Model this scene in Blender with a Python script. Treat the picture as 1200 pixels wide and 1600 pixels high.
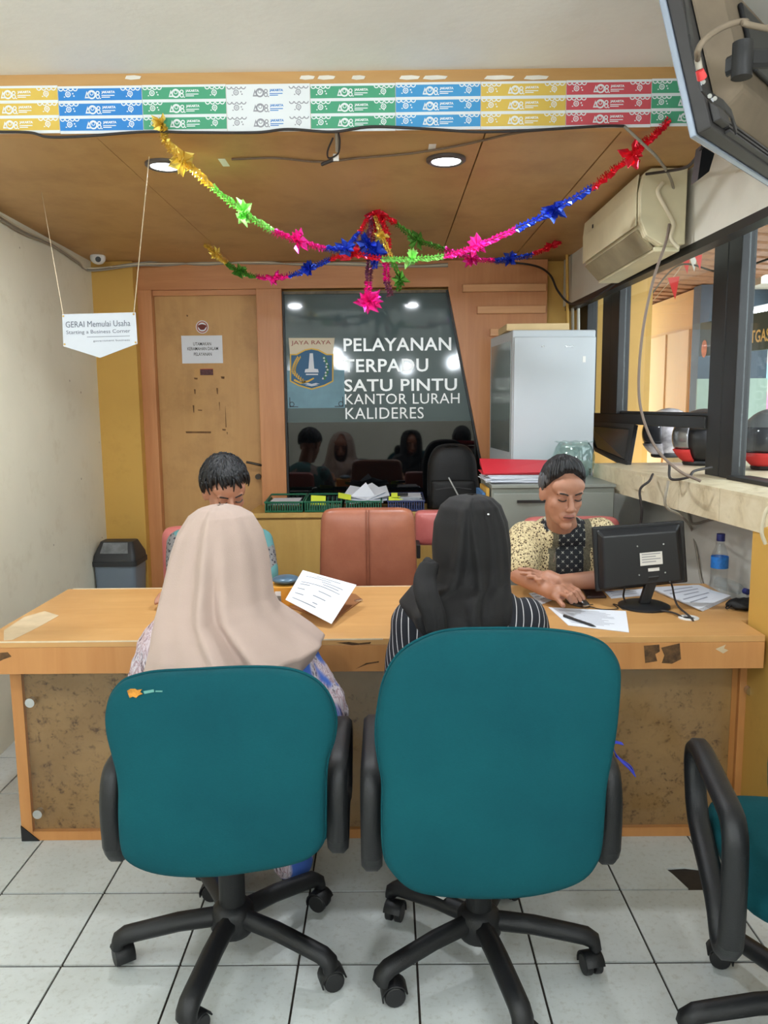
import bpy, bmesh, math, random
from mathutils import Vector, Matrix, Euler, noise

random.seed(7)
SC = bpy.context.scene
for o in list(bpy.data.objects):
    bpy.data.objects.remove(o)
COL = SC.collection
V = Vector
PI = math.pi

# ------------------------------------------------------------------ camera
FPX, PITCH, YAW, ROLL, CAMH = 1232.1, 0.135903, -0.005776, -0.009971, 1.4474
fw = V((math.sin(YAW) * math.cos(PITCH), math.cos(YAW) * math.cos(PITCH), -math.sin(PITCH)))
rt = V((math.cos(YAW), -math.sin(YAW), 0))
up = rt.cross(fw)
CR = rt * math.cos(ROLL) + up * math.sin(ROLL)
CU = -rt * math.sin(ROLL) + up * math.cos(ROLL)
cam_d = bpy.data.cameras.new('camera')
cam_d.sensor_fit = 'HORIZONTAL'
cam_d.sensor_width = 36.0
cam_d.lens = 36.0 * FPX / 1200.0
cam_d.clip_start = 0.05
cam_d.clip_end = 200
cam = bpy.data.objects.new('camera', cam_d)
COL.objects.link(cam)
cm = Matrix((CR, CU, -fw)).transposed().to_4x4()
cm.translation = V((0, 0, CAMH))
cam.matrix_world = cm
SC.camera = cam

# ------------------------------------------------------------------ world, exposure
SC.view_settings.view_transform = 'Standard'
SC.view_settings.look = 'None'
SC.view_settings.gamma = 1.0
SC.view_settings.use_curve_mapping = False
SC.view_settings.exposure = 0.55
world = bpy.data.worlds.new('world')
SC.world = world
world.use_nodes = True
bg = world.node_tree.nodes['Background']
bg.inputs['Color'].default_value = (0.86, 0.93, 1.0, 1)
bg.inputs['Strength'].default_value = 3.4
LAMP_L = 54.0          # radiance of the globe lamps of the waiting room
DOWN_W = 9.0           # the two downlights above the desk

# ------------------------------------------------------------------ pixel -> place helpers
CAMP = V((0, 0, CAMH))
def ray(x, y):
    return fw + CR * ((x - 600) / FPX) - CU * ((y - 800) / FPX)
def PD(x, y, d):                       # point seen at (x, y) at room depth Y = d
    r = ray(x, y)
    return CAMP + r * (d / r.y)
def PZ(x, y, z):                       # point seen at (x, y) at height z
    r = ray(x, y)
    return CAMP + r * ((z - CAMH) / r.z)
def PP(x, y, p0, n):                   # point seen at (x, y) on a plane
    r = ray(x, y)
    return CAMP + r * ((p0 - CAMP).dot(n) / r.dot(n))

# ------------------------------------------------------------------ mesh helpers
class MB:
    def __init__(s):
        s.v = []; s.f = []; s.m = []; s.cur = 0
    def add(s, vs, fs):
        b = len(s.v)
        s.v += [V(p) for p in vs]
        for f in fs:
            s.f.append([i + b for i in f]); s.m.append(s.cur)
        return s
    def box(s, lo, hi):
        x0, y0, z0 = lo; x1, y1, z1 = hi
        return s.add([(x0,y0,z0),(x1,y0,z0),(x1,y1,z0),(x0,y1,z0),(x0,y0,z1),(x1,y0,z1),(x1,y1,z1),(x0,y1,z1)],
                     [(0,3,2,1),(4,5,6,7),(0,1,5,4),(1,2,6,5),(2,3,7,6),(3,0,4,7)])
    def obox(s, c, sx, sy, sz, rot=None):
        R = rot if rot is not None else Matrix.Identity(3)
        c = V(c); vs = []
        for dz in (-1, 1):
            for dx, dy in ((-1,-1),(1,-1),(1,1),(-1,1)):
                vs.append(c + R @ V((dx*sx/2, dy*sy/2, dz*sz/2)))
        return s.add(vs, [(0,3,2,1),(4,5,6,7),(0,1,5,4),(1,2,6,5),(2,3,7,6),(3,0,4,7)])
    def hexa(s, a, b):                 # two quads joined
        return s.add(list(a) + list(b), [(0,3,2,1),(4,5,6,7),(0,1,5,4),(1,2,6,5),(2,3,7,6),(3,0,4,7)])
    def prism(s, poly, ext):
        n = len(poly); ext = V(ext)
        vs = [V(p) for p in poly] + [V(p) + ext for p in poly]
        fs = [list(range(n))[::-1], list(range(n, 2*n))]
        for i in range(n):
            j = (i + 1) % n
            fs.append([i, j, n + j, n + i])
        return s.add(vs, fs)
    def loft(s, rings, cap=True, closed=True):
        n = len(rings[0]); vs = [p for r in rings for p in r]; fs = []
        for k in range(len(rings) - 1):
            for i in range(n if closed else n - 1):
                j = (i + 1) % n
                fs.append([k*n+i, k*n+j, (k+1)*n+j, (k+1)*n+i])
        if cap and closed:
            fs.append(list(range(n))[::-1]); fs.append([(len(rings)-1)*n+i for i in range(n)])
        return s.add(vs, fs)
    def cyl(s, p0, p1, r0, r1=None, n=16):
        r1 = r0 if r1 is None else r1
        p0 = V(p0); p1 = V(p1); d = (p1 - p0).normalized()
        a = d.orthogonal().normalized(); b = d.cross(a)
        cs = [(a*math.cos(2*PI*i/n) + b*math.sin(2*PI*i/n)) for i in range(n)]
        return s.loft([[p0 + c*r0 for c in cs], [p1 + c*r1 for c in cs]])
    def cap(s, p0, p1, r0, r1=None, n=16):      # tapered capsule
        r1 = r0 if r1 is None else r1
        p0 = V(p0); p1 = V(p1); d = (p1 - p0)
        d = d.normalized() if d.length > 1e-6 else V((0,0,1))
        a = d.orthogonal().normalized(); b = d.cross(a)
        cs = [(a*math.cos(2*PI*i/n) + b*math.sin(2*PI*i/n)) for i in range(n)]
        rings = []
        for t in (-.999, -.9, -.7, -.4, 0):
            w = math.sqrt(max(0, 1-t*t)); rings.append([p0 + d*(t*r0) + c*(r0*w) for c in cs])
        for t in (0, .4, .7, .9, .999):
            w = math.sqrt(max(0, 1-t*t)); rings.append([p1 + d*(t*r1) + c*(r1*w) for c in cs])
        return s.loft(rings)
    def ell(s, c, r, rot=None, n=20, k=12):
        c = V(c); R = rot if rot is not None else Matrix.Identity(3)
        rings = []
        for i in range(k + 1):
            a = -PI/2 + PI*(i + .02)/(k + .04); w = math.cos(a); z = math.sin(a)
            rings.append([c + R @ V((r[0]*w*math.cos(2*PI*j/n), r[1]*w*math.sin(2*PI*j/n), r[2]*z)) for j in range(n)])
        return s.loft(rings)
    def lathe(s, prof, c=(0,0,0), n=24, cap=True):
        c = V(c)
        return s.loft([[c + V((r*math.cos(2*PI*i/n), r*math.sin(2*PI*i/n), z)) for i in range(n)] for r, z in prof], cap)
    def tube(s, pts, r, n=8, closed=False):
        pts = [V(p) for p in pts]; m = len(pts); rings = []; a = None
        for i in range(m):
            q0 = pts[i-1] if (i > 0 or closed) else pts[i]
            q1 = pts[(i+1) % m] if (i < m-1 or closed) else pts[i]
            d = (q1 - q0).normalized()
            if a is None: a = d.orthogonal().normalized()
            a = (a - d*a.dot(d)).normalized(); b = d.cross(a)
            rr = r[i] if isinstance(r, (list, tuple)) else r
            rings.append([pts[i] + (a*math.cos(2*PI*k/n) + b*math.sin(2*PI*k/n))*rr for k in range(n)])
        if closed: rings.append(rings[0]); return s.loft(rings, False)
        return s.loft(rings)
    def sweep(s, pts, side, w, t, closed=False, ch=.3):   # bar with chamfered rectangular section, width along side
        pts = [V(p) for p in pts]; m = len(pts); side = V(side).normalized(); rings = []
        for i in range(m):
            q0 = pts[i-1] if (i > 0 or closed) else pts[i]
            q1 = pts[(i+1) % m] if (i < m-1 or closed) else pts[i]
            d = (q1 - q0).normalized(); nn = d.cross(side).normalized()
            tt = t[i] if isinstance(t, (list, tuple)) else t
            k = min(w, tt)*ch
            sec = [(-w/2+k,-tt/2),(w/2-k,-tt/2),(w/2,-tt/2+k),(w/2,tt/2-k),(w/2-k,tt/2),(-w/2+k,tt/2),(-w/2,tt/2-k),(-w/2,-tt/2+k)]
            rings.append([pts[i] + side*a + nn*b for a, b in sec])
        if closed: rings.append(rings[0]); return s.loft(rings, False)
        return s.loft(rings)
    def pillow(s, out, nrm, tb, tf, p=3.0):     # cushion with outline, thickness tb behind and tf in front (along nrm)
        c = sum((V(o) for o in out), V())/len(out); nrm = V(nrm).normalized()
        S = [.03, .3, .55, .75, .88, .95, .985, 1.0]
        rings = []
        for q in S: rings.append([c + (V(o)-c)*q - nrm*(tb*(max(0, 1-q**p))**(1/p)) for o in out])
        for q in S[-2::-1]: rings.append([c + (V(o)-c)*q + nrm*(tf*(max(0, 1-q**p))**(1/p)) for o in out])
        return s.loft(rings)
    def mesh(s, name):
        me = bpy.data.meshes.new(name)
        me.from_pydata([tuple(p) for p in s.v], [], s.f)
        if any(s.m): me.polygons.foreach_set('material_index', s.m)
        bm = bmesh.new(); bm.from_mesh(me)
        bmesh.ops.recalc_face_normals(bm, faces=bm.faces); bm.to_mesh(me); bm.free()
        return me

WM = {}
def ob(name, mb, mat, parent=None, smooth=0, bevel=0.0, local=False, label=None, seg=2, solid=0.0):
    me = mb.mesh(name) if isinstance(mb, MB) else mb
    mats = mat if isinstance(mat, (list, tuple)) else [mat]
    for m in mats: me.materials.append(m)
    if parent is not None: M = WM[parent]
    elif local: M = Matrix.Identity(4)
    else:
        n = len(me.vertices)
        lo = V((min(v.co.x for v in me.vertices), min(v.co.y for v in me.vertices), min(v.co.z for v in me.vertices)))
        hi = V((max(v.co.x for v in me.vertices), max(v.co.y for v in me.vertices), 0))
        M = Matrix.Translation(V(((lo.x+hi.x)/2, (lo.y+hi.y)/2, lo.z)))
    if not local: me.transform(M.inverted())
    if smooth:
        me.polygons.foreach_set('use_smooth', [True]*len(me.polygons))
        if smooth < 180: me.set_sharp_from_angle(angle=math.radians(smooth))
    o = bpy.data.objects.new(name, me); COL.objects.link(o)
    if parent is not None: o.parent = parent; WM[o] = M
    else:
        if not local: o.matrix_world = M
        WM[o] = M
    if solid:
        q = o.modifiers.new('thickness', 'SOLIDIFY'); q.thickness = solid; q.offset = 0
    if bevel:
        b = o.modifiers.new('edge', 'BEVEL'); b.width = bevel; b.segments = seg; b.limit_method = 'ANGLE'; b.angle_limit = math.radians(40)
    if label: o['label'] = label
    return o
def tag(o, label=None, cat=None, group=None, kind=None):
    if label: o['label'] = label
    if cat: o['category'] = cat
    if group: o['group'] = group
    if kind: o['kind'] = kind
    return o
def thing(name, label, cat, loc=(0,0,0), rz=0.0, group=None, kind=None):
    o = bpy.data.objects.new(name, None); COL.objects.link(o)
    o.empty_display_size = .1
    M = Matrix.Translation(V(loc)) @ Matrix.Rotation(rz, 4, 'Z')
    o.location = V(loc); o.rotation_euler = (0, 0, rz); WM[o] = M
    return tag(o, label, cat, group, kind)
def struct(name, mb, mat, label=None, **k):
    o = ob(name, mb, mat, **k); o['kind'] = 'structure'
    if label: o['label'] = label
    return o
def copies(mesh_ob, locs):                 # more parts sharing one mesh
    for l in locs:
        c = mesh_ob.copy(); COL.objects.link(c); c.parent = mesh_ob.parent; c.location = l
def Rx(a): return Matrix.Rotation(math.radians(a), 3, 'X')
def Ry(a): return Matrix.Rotation(math.radians(a), 3, 'Y')
def Rz(a): return Matrix.Rotation(math.radians(a), 3, 'Z')
def bez(pts, n=10):                        # smooth (Catmull-Rom) path through points
    pts = [V(p) for p in pts]; out = []
    P = [pts[0]*2 - pts[1]] + pts + [pts[-1]*2 - pts[-2]]
    for i in range(1, len(P) - 2):
        a, b, c, d = P[i-1], P[i], P[i+1], P[i+2]
        for k in range(n):
            t = k/n
            out.append(.5*((2*b) + (c-a)*t + (2*a-5*b+4*c-d)*t*t + (3*b-a-3*c+d)*t*t*t))
    out.append(pts[-1]); return out

def blob(parts, vox=.006, it=4, name='body', post=None):   # union of shapes grown together into one skin
    me = parts.mesh(name)
    o = bpy.data.objects.new('tmp', me); COL.objects.link(o)
    r = o.modifiers.new('r', 'REMESH'); r.mode = 'VOXEL'; r.voxel_size = vox; r.use_smooth_shade = True
    if it:
        s = o.modifiers.new('s', 'SMOOTH'); s.iterations = it; s.factor = .5
    dg = bpy.context.evaluated_depsgraph_get()
    out = bpy.data.meshes.new_from_object(o.evaluated_get(dg))
    bpy.data.objects.remove(o); bpy.data.meshes.remove(me)
    out.polygons.foreach_set('use_smooth', [True]*len(out.polygons))
    return out

FONT_CACHE = {}
def text_mesh(s, bold=0.0, spacing=1.0):
    key = (s, bold, spacing)
    if key not in FONT_CACHE:
        cu = bpy.data.curves.new('t', 'FONT'); cu.body = s; cu.size = 1; cu.offset = bold; cu.space_character = spacing
        cu.resolution_u = 3
        o = bpy.data.objects.new('t', cu); COL.objects.link(o)
        dg = bpy.context.evaluated_depsgraph_get()
        me = bpy.data.meshes.new_from_object(o.evaluated_get(dg))
        vs = [v.co.copy() for v in me.vertices]; fs = [list(p.vertices) for p in me.polygons]
        bpy.data.objects.remove(o); bpy.data.meshes.remove(me)
        lo = V((min(v.x for v in vs), min(v.y for v in vs), 0)); hi = V((max(v.x for v in vs), max(v.y for v in vs), 0))
        FONT_CACHE[key] = (vs, fs, lo, hi)
    return FONT_CACHE[key]
def text_into(mb, s, org, ex, ey, w, h=None, bold=0.0, spacing=1.0, thick=None):
    """lettering whose lower left corner is org, running along ex, w wide and h high"""
    vs, fs, lo, hi = text_mesh(s, bold, spacing)
    sx = w/(hi.x-lo.x); sy = (h/(hi.y-lo.y)) if h else sx
    ex = V(ex); ey = V(ey)
    pv = [V(org) + ex*((v.x-lo.x)*sx) + ey*((v.y-lo.y)*sy) for v in vs]
    mb.add(pv, fs)
    return mb

# ------------------------------------------------------------------ materials
def lin(c):
    return tuple(((x/255)/12.92 if x/255 <= .04045 else ((x/255+.055)/1.055)**2.4) for x in c)
def _new(name):
    m = bpy.data.materials.new(name); m.use_nodes = True
    nt = m.node_tree; b = nt.nodes['Principled BSDF']
    return m, nt, b
def _nd(nt, t, **k):
    n = nt.nodes.new(t)
    for a, v in k.items(): setattr(n, a, v)
    return n
def coords(nt, scale=(1,1,1), kind='Object'):
    tc = _nd(nt, 'ShaderNodeTexCoord'); mp = _nd(nt, 'ShaderNodeMapping')
    mp.inputs['Scale'].default_value = scale
    nt.links.new(tc.outputs[kind], mp.inputs['Vector']); return mp.outputs['Vector']
def ntex(nt, vec, scale, detail=4, rough=.55, dist=0):
    n = _nd(nt, 'ShaderNodeTexNoise'); n.inputs['Scale'].default_value = scale; n.inputs['Detail'].default_value = detail
    n.inputs['Roughness'].default_value = rough; n.inputs['Distortion'].default_value = dist
    nt.links.new(vec, n.inputs['Vector']); return n.outputs['Fac']
def ramp(nt, fac, stops):
    r = _nd(nt, 'ShaderNodeValToRGB'); e = r.color_ramp.elements
    while len(e) < len(stops): e.new(.5)
    for i, (p, c) in enumerate(stops):
        e[i].position = p; e[i].color = (*c, 1) if len(c) == 3 else c
    nt.links.new(fac, r.inputs['Fac']); return r.outputs['Color']
def mixc(nt, fac, a, b, mode='MIX'):
    m = _nd(nt, 'ShaderNodeMix', data_type='RGBA', blend_type=mode)
    if isinstance(fac, (int, float)): m.inputs[0].default_value = fac
    else: nt.links.new(fac, m.inputs[0])
    for s, i in ((a, 6), (b, 7)):
        if isinstance(s, tuple): m.inputs[i].default_value = (*s, 1) if len(s) == 3 else s
        else: nt.links.new(s, m.inputs[i])
    return m.outputs[2]
def math_n(nt, op, a, b=None, c=None):
    m = _nd(nt, 'ShaderNodeMath', operation=op)
    for i, s in enumerate((a, b, c)):
        if s is None: continue
        if isinstance(s, (int, float)): m.inputs[i].default_value = s
        else: nt.links.new(s, m.inputs[i])
    return m.outputs[0]
def bump(nt, b, h, strength, dist=.01):
    n = _nd(nt, 'ShaderNodeBump'); n.inputs['Strength'].default_value = strength; n.inputs['Distance'].default_value = dist
    nt.links.new(h, n.inputs['Height']); nt.links.new(n.outputs['Normal'], b.inputs['Normal'])
MATS = {}
def mat(name, col, rough=.5, metal=0.0, var=.0, vs=6.0, bmp=0.0, bs=60.0, stretch=(1,1,1), emit=0, coat=0, alpha=1, sss=0, sheen=0):
    if name in MATS: return MATS[name]
    m, nt, b = _new(name); c = lin(col)
    b.inputs['Base Color'].default_value = (*c, 1); b.inputs['Roughness'].default_value = rough; b.inputs['Metallic'].default_value = metal
    if var or bmp: vec = coords(nt, stretch)
    if var:
        f = ntex(nt, vec, vs)
        lo = tuple(x*(1-var) for x in c); hi = tuple(min(1, x*(1+var*.7)) for x in c)
        nt.links.new(ramp(nt, f, [(.3, lo), (.7, hi)]), b.inputs['Base Color'])
    if bmp: bump(nt, b, ntex(nt, vec, bs, 3), bmp)
    if emit:
        b.inputs['Emission Color'].default_value = (*c, 1); b.inputs['Emission Strength'].default_value = emit
    if coat: b.inputs['Coat Weight'].default_value = coat
    if sss:
        b.inputs['Subsurface Weight'].default_value = sss; b.inputs['Subsurface Radius'].default_value = (.012, .005, .003)
    if sheen: b.inputs['Sheen Weight'].default_value = sheen
    MATS[name] = m; return m
def wood(name, c0, c1, stretch, rough=.45, scale=3.0, stain=None, stain_amt=.5, bmp=.06):
    if name in MATS: return MATS[name]
    m, nt, b = _new(name); vec = coords(nt, stretch)
    f = ntex(nt, vec, scale, 6, .6, .6)
    col = ramp(nt, f, [(.3, lin(c0)), (.7, lin(c1))])
    if stain:
        v2 = coords(nt, (1,1,1)); g = ntex(nt, v2, 3.2, 6, .65)
        s = ramp(nt, g, [(.48, (0,0,0)), (.72, (stain_amt,)*3)])
        col = mixc(nt, s, col, lin(stain))
    nt.links.new(col, b.inputs['Base Color']); b.inputs['Roughness'].default_value = rough
    bump(nt, b, f, bmp); MATS[name] = m; return m
def glass(name, tint=(.9,.95,.95), refl=.08, rough=.02, thru=1.0):
    """thin pane: lets light straight through and mirrors a little"""
    if name in MATS: return MATS[name]
    m = bpy.data.materials.new(name); m.use_nodes = True; nt = m.node_tree; nt.nodes.remove(nt.nodes['Principled BSDF'])
    out = nt.nodes['Material Output']; t = _nd(nt, 'ShaderNodeBsdfTransparent'); g = _nd(nt, 'ShaderNodeBsdfGlossy')
    t.inputs['Color'].default_value = (*tint, 1); g.inputs['Roughness'].default_value = rough
    lw = _nd(nt, 'ShaderNodeLayerWeight'); lw.inputs['Blend'].default_value = .5
    ad = math_n(nt, 'MULTIPLY_ADD', math_n(nt, 'POWER', lw.outputs['Facing'], 5.0), .45, refl*.5)
    mx = _nd(nt, 'ShaderNodeMixShader'); nt.links.new(ad, mx.inputs[0]); nt.links.new(t.outputs[0], mx.inputs[1]); nt.links.new(g.outputs[0], mx.inputs[2])
    nt.links.new(mx.outputs[0], out.inputs['Surface']); MATS[name] = m; return m
# ================================================================== ROOM SHELL
ZC, ZF, YB, YBULK = 2.285, 2.45, 4.8, 2.55
def lwx(Y): return -1.66 - .045*(Y - 3.52)             # left wall
def wwx(Y): return 1.317 - .08*(Y - 3.196)             # plane of the right-hand windows
def hwx(Y): return 1.13 - .028*(Y - 2.3)               # header wall above them
def cwx(Y): return 1.166 - .109*(Y - 2.414)            # front edge of the tiled counter

def wall_paint(name, c, dirt, amt=.5, spots=True):
    m, nt, b = _new(name); vec = coords(nt)
    f = ntex(nt, vec, 1.3, 5, .6)
    col = ramp(nt, f, [(.35, lin(c)), (.75, tuple(x*.9 for x in lin(c)))])
    g = ntex(nt, vec, 4.5, 8, .7)
    col = mixc(nt, ramp(nt, g, [(.55, (0,0,0)), (.85, (amt,)*3)]), col, lin(dirt))
    if spots:
        s = _nd(nt, 'ShaderNodeTexVoronoi'); s.inputs['Scale'].default_value = 7; nt.links.new(vec, s.inputs['Vector'])
        col = mixc(nt, ramp(nt, s.outputs['Distance'], [(.035, (.7,.7,.7)), (.05, (0,0,0))]), col, lin((105,80,55)))
    nt.links.new(col, b.inputs['Base Color']); b.inputs['Roughness'].default_value = .6
    bump(nt, b, ntex(nt, vec, 40, 3), .08); MATS[name] = m; return m
M_cream = wall_paint('paint_cream', (232,227,206), (176,160,122), .45)
M_white = wall_paint('paint_white', (216,212,200), (165,150,125), .35, False)
M_ceilw = wall_paint('paint_ceiling', (238,235,228), (212,204,190), .35, False)
M_yel = wall_paint('paint_yellow', (210,165,80), (150,105,40), .4, False)
M_yelo = mat('paint_yellow_outside', (220,172,92), .6, var=.06, vs=3)
M_tan = wood('tan_board', (186,140,82), (200,156,98), (1,8,8), .5, 2)
M_ply = wood('plywood', (180,140,86), (198,158,104), (1.2,.5,1), .5, 2.2, (142,102,58), .45)
M_orw = wood('orange_wood', (188,124,76), (204,142,92), (9,9,.7), .4, 2.5)
M_orwh = wood('orange_wood_level', (188,124,76), (204,142,92), (.7,9,9), .4, 2.5)
M_doorw = wood('door_veneer', (186,140,84), (200,156,98), (5,5,.6), .5, 2, (128,86,44), .45)
M_black = mat('black_frame', (28,27,27), .45, var=.25, vs=9)
M_blackp = mat('black_plastic', (26,26,28), .45, var=.2, vs=15)
M_chrome = mat('chrome', (205,205,205), .2, 1.0)
M_whitep = mat('white_plastic', (226,226,222), .4)
M_paper = mat('paper', (226,230,238), .8)
M_dark = mat('dark_print', (40,40,44), .8)

# ---- floor: square glazed tiles with dark joints
def tile_mat():
    m, nt, b = _new('floor_tile'); vec = coords(nt)
    oi = _nd(nt, 'ShaderNodeObjectInfo')
    add = _nd(nt, 'ShaderNodeVectorMath', operation='ADD'); nt.links.new(vec, add.inputs[0]); nt.links.new(oi.outputs['Location'], add.inputs[1])
    f = ntex(nt, add.outputs[0], 2.0, 6, .65); g = ntex(nt, add.outputs[0], 55, 4, .7)
    col = ramp(nt, f, [(.35, lin((206,211,210))), (.7, lin((188,192,188)))])
    col = mixc(nt, ramp(nt, g, [(.52, (0,0,0)), (.75, (.5,.5,.5))]), col, lin((150,146,132)))
    nt.links.new(col, b.inputs['Base Color']); b.inputs['Roughness'].default_value = .32
    return m
M_tile = tile_mat()
M_grout = mat('dark_joint', (46,38,31), .9, var=.3, vs=20)
TS, TX, TY = .31, -.2464, 1.8794
fb = MB().box((-3.6,-3.6,-.12), (1.6,4.95,-.005))
floor = struct('floor', fb, M_grout, 'pale grey square floor tiles with dark joints')
G = .0030
def tile_box(x0, y0, x1, y1): return MB().box((x0+G,y0+G,-.006), (x1-G,y1-G,0.0))
notch_k, notch_r = 3, 1
first = None
rest = MB()
for kx in range(-11, 6):
    for ky in range(-18, 10):
        x0 = TX + kx*TS; y0 = TY + ky*TS
        if x0 + TS > 1.65 and kx > 4: continue
        if -5 <= kx <= 4 and -4 <= ky <= 2:
            if (kx, ky) == (notch_k, notch_r):
                x1, y1 = x0+TS-G, y0+TS-G; xa, ya = .868, 2.296
                L = [(x0+G,y0+G),(xa+.02,y0+G),(xa,ya-.03),(xa-.012,ya),(xa+.05,ya+.006),(x1,ya-.01),(x1,y1),(x0+G,y1)]
                ob('tile', MB().prism([(a,b2,-.006) for a,b2 in L], (0,0,.006)), M_tile, floor, label='floor tile with a broken-off corner')
            elif first is None:
                tb = MB().box((-TS/2+G,-TS/2+G*1.5,-.006), (TS/2-G,TS/2-G*1.5,0))
                me = tb.mesh('tile'); me.materials.append(M_tile)
                fm = me; first = True
            if (kx, ky) != (notch_k, notch_r):
                t = bpy.data.objects.new('tile', fm); COL.objects.link(t); t.parent = floor
                t.location = V((x0+TS/2, y0+TS/2, random.uniform(-.0006, 0))) - WM[floor].translation
        else:
            rest.box((x0+G,y0+G,-.006), (x0+TS-G,y0+TS-G,0.0))
ob('far_tiles', rest, M_tile, floor)['kind'] = 'stuff'

# ---- left wall (staff corner) and the waiting room behind the camera
wl = MB().prism([(lwx(4.95),4.95,0),(lwx(2.2),2.2,0),(-3.5,2.2,0),(-3.5,-3.5,0),(-3.6,-3.5,0),(-3.6,2.3,0),(lwx(2.3)-.1,2.3,0),(lwx(4.95)-.1,4.95,0)], (0,0,ZF+.1))
struct('wall_left', wl, M_cream, 'cream painted wall with dirt marks and nail holes')
struct('wall_front', MB().box((-3.6,-3.6,0), (1.6,-3.5,ZF+.1)), M_white, 'plain white wall of the waiting room')
# ---- right wall: low wall, header, and the waiting room's own wall
wr = MB()
wr.prism([(wwx(2.5)-.03,2.5,0),(wwx(4.86)-.03,4.86,0),(wwx(4.86)+.16,4.86,0),(wwx(2.5)+.16,2.5,0)], (0,0,1.04))
wr.prism([(hwx(2.3),2.3,2.014),(hwx(4.86),4.86,2.014),(hwx(4.86)+.05,4.86,2.014),(hwx(2.3)+.05,2.3,2.014)], (0,0,.44)); wr.box((1.12,2.2,2.284), (1.5,2.3,2.45))
wr.box((1.42,-3.5,0), (1.56,2.3,ZF))
struct('wall_right', wr, M_white, 'white wall above and below the black framed windows')
struct('wall_pier', MB().box((1.165,2.30,0), (1.5,2.5,1.06)), M_yel, 'low yellow painted pier at the end of the counter', bevel=.004)
# ---- back wall behind the wood cladding
struct('wall_back', MB().box((-1.85,4.88,0), (1.6,4.98,ZF)), M_yel, 'yellow back wall behind the wood cladding')
struct('wall_column', MB().box((lwx(4.8)-.02,4.72,0), (-1.474,4.9,2.284)), M_yel, 'yellow painted column in the corner beside the door', bevel=.003)
# ---- ceilings
cf = MB().box((-3.6,-3.6,ZF), (1.6,YBULK+.06,ZF+.1))
struct('ceiling', cf, M_ceilw, 'white ceiling of the waiting room')
cb = struct('ceiling', MB().box((-1.9,YBULK+.06,ZC+.02), (1.6,4.95,ZC+.08)), M_black, 'plywood ceiling above the desk')
for x0, x1 in ((-1.9,-.906),(-.904,.312),(.317,.736),(.742,1.16)):
    ob('panel', MB().box((x0,YBULK+.005,ZC), (x1,4.9,ZC+.019)), M_ply, cb)
tr = struct('trim_1', MB().box((-3.5,YBULK,ZC-.001), (1.5,YBULK+.055,ZF)), M_tan, 'tan board edge of the dropped ceiling')
M_chip = mat('bare_plaster', (228,222,210), .8, var=.1)
for px, w in ((208,24),(480,22),(510,26),(560,20),(640,30),(680,36),(780,44),(838,36)):
    p = PD(px, 121, YBULK-.001); hw = w*.0021/2
    poly = [p+V((-hw,0,-.004)), p+V((-hw*.3,0,-.007)), p+V((hw*.8,0,-.005)), p+V((hw,0,.003)), p+V((hw*.2,0,.006)), p+V((-hw*.8,0,.005))]
    ob('chip', MB().prism(poly, (0,-.0008,0)), M_chip, tr)

# ---- wood cladding of the back wall: door, glass partition, right panel
Yw = 4.80
pan = struct('trim_2', MB().box((-1.476,Yw,2.131), (.37,Yw+.075,ZC-.002)), M_orwh, 'orange wood rail above door and glass', bevel=.002)
struct('trim_3', MB().box((-.772,Yw-.012,0), (-.621,Yw+.075,2.131)), M_orw, 'orange wood post between door and dark glass', bevel=.003)
rp = struct('trim_4', MB().prism([(.366,Yw,2.117),(.366,Yw,ZC-.002),(.952,Yw,ZC-.002),(.952,Yw,0),(.66,Yw,0),(.62,Yw,.80),(.570,Yw,1.1)], (0,.075,0)), M_orw, 'orange wood panel with a slanted edge beside the glass', bevel=.002)
for a, b2, zz in ((.447,.938,2.118),(.535,.938,1.992),(.612,.80,1.862)):
    ob('slat', MB().box((a,Yw-.034,zz-.021), (b2,Yw-.0005,zz+.021)), wood('slat_wood', (206,148,98), (220,166,116), (.7,9,9), .4, 2.5), rp, bevel=.002)

# door
d1 = struct('door_1', MB().box((-1.391,Yw+.045,.005), (-.774,Yw+.08,2.129)), M_doorw, 'scuffed tan wooden door with paper notices')
ob('jamb', MB().box((-1.476,Yw-.012,0), (-1.392,Yw+.08,2.131)), M_orw, d1, bevel=.003)
ob('stop', MB().box((-1.391,Yw+.02,2.10), (-.774,Yw+.044,2.130)), M_orwh, d1)
hp = PD(408, 726, Yw+.02)
h = ob('handle', MB().tube(bez([PD(409,727,Yw+.04), PD(408,727,Yw-.005), PD(404,726,Yw-.022), PD(395,724,Yw-.024), PD(385,722,Yw-.022)], 5), .0075, 8), mat('dark_metal', (70,64,58), .35, .8), d1, smooth=60)
kp = PD(408.5, 745, Yw-.005)
ob('keyhole', MB().cyl(kp+V((-.022,.03,0)), kp+V((-.022,-.002,0)), .017, n=14), MATS['dark_metal'], d1, smooth=40)
M_scuff = mat('scuff', (112,78,44), .8, var=.3, vs=30)
for (x0,y0,x1,y1) in ((303,590,309,593),(345,588,351,592),(303,608,306,616),(338,606,341,616),(301,633,304,645),(309,640,316,642),(342,628,344,642),(290,674,330,677),(347,670,353,673),(354,675,356,679),(352,634,353,668),(291,492,294,495)):
    a = PD(x0,y0,Yw+.0445); c = PD(x1,y1,Yw+.0445)
    ob('scratch', MB().prism([(a.x,a.y,a.z),(c.x,a.y,a.z-.002),(c.x-.002,a.y,c.z),(a.x+.003,a.y,c.z+.002)], (0,-.0006,0)), M_scuff, d1)

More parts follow.
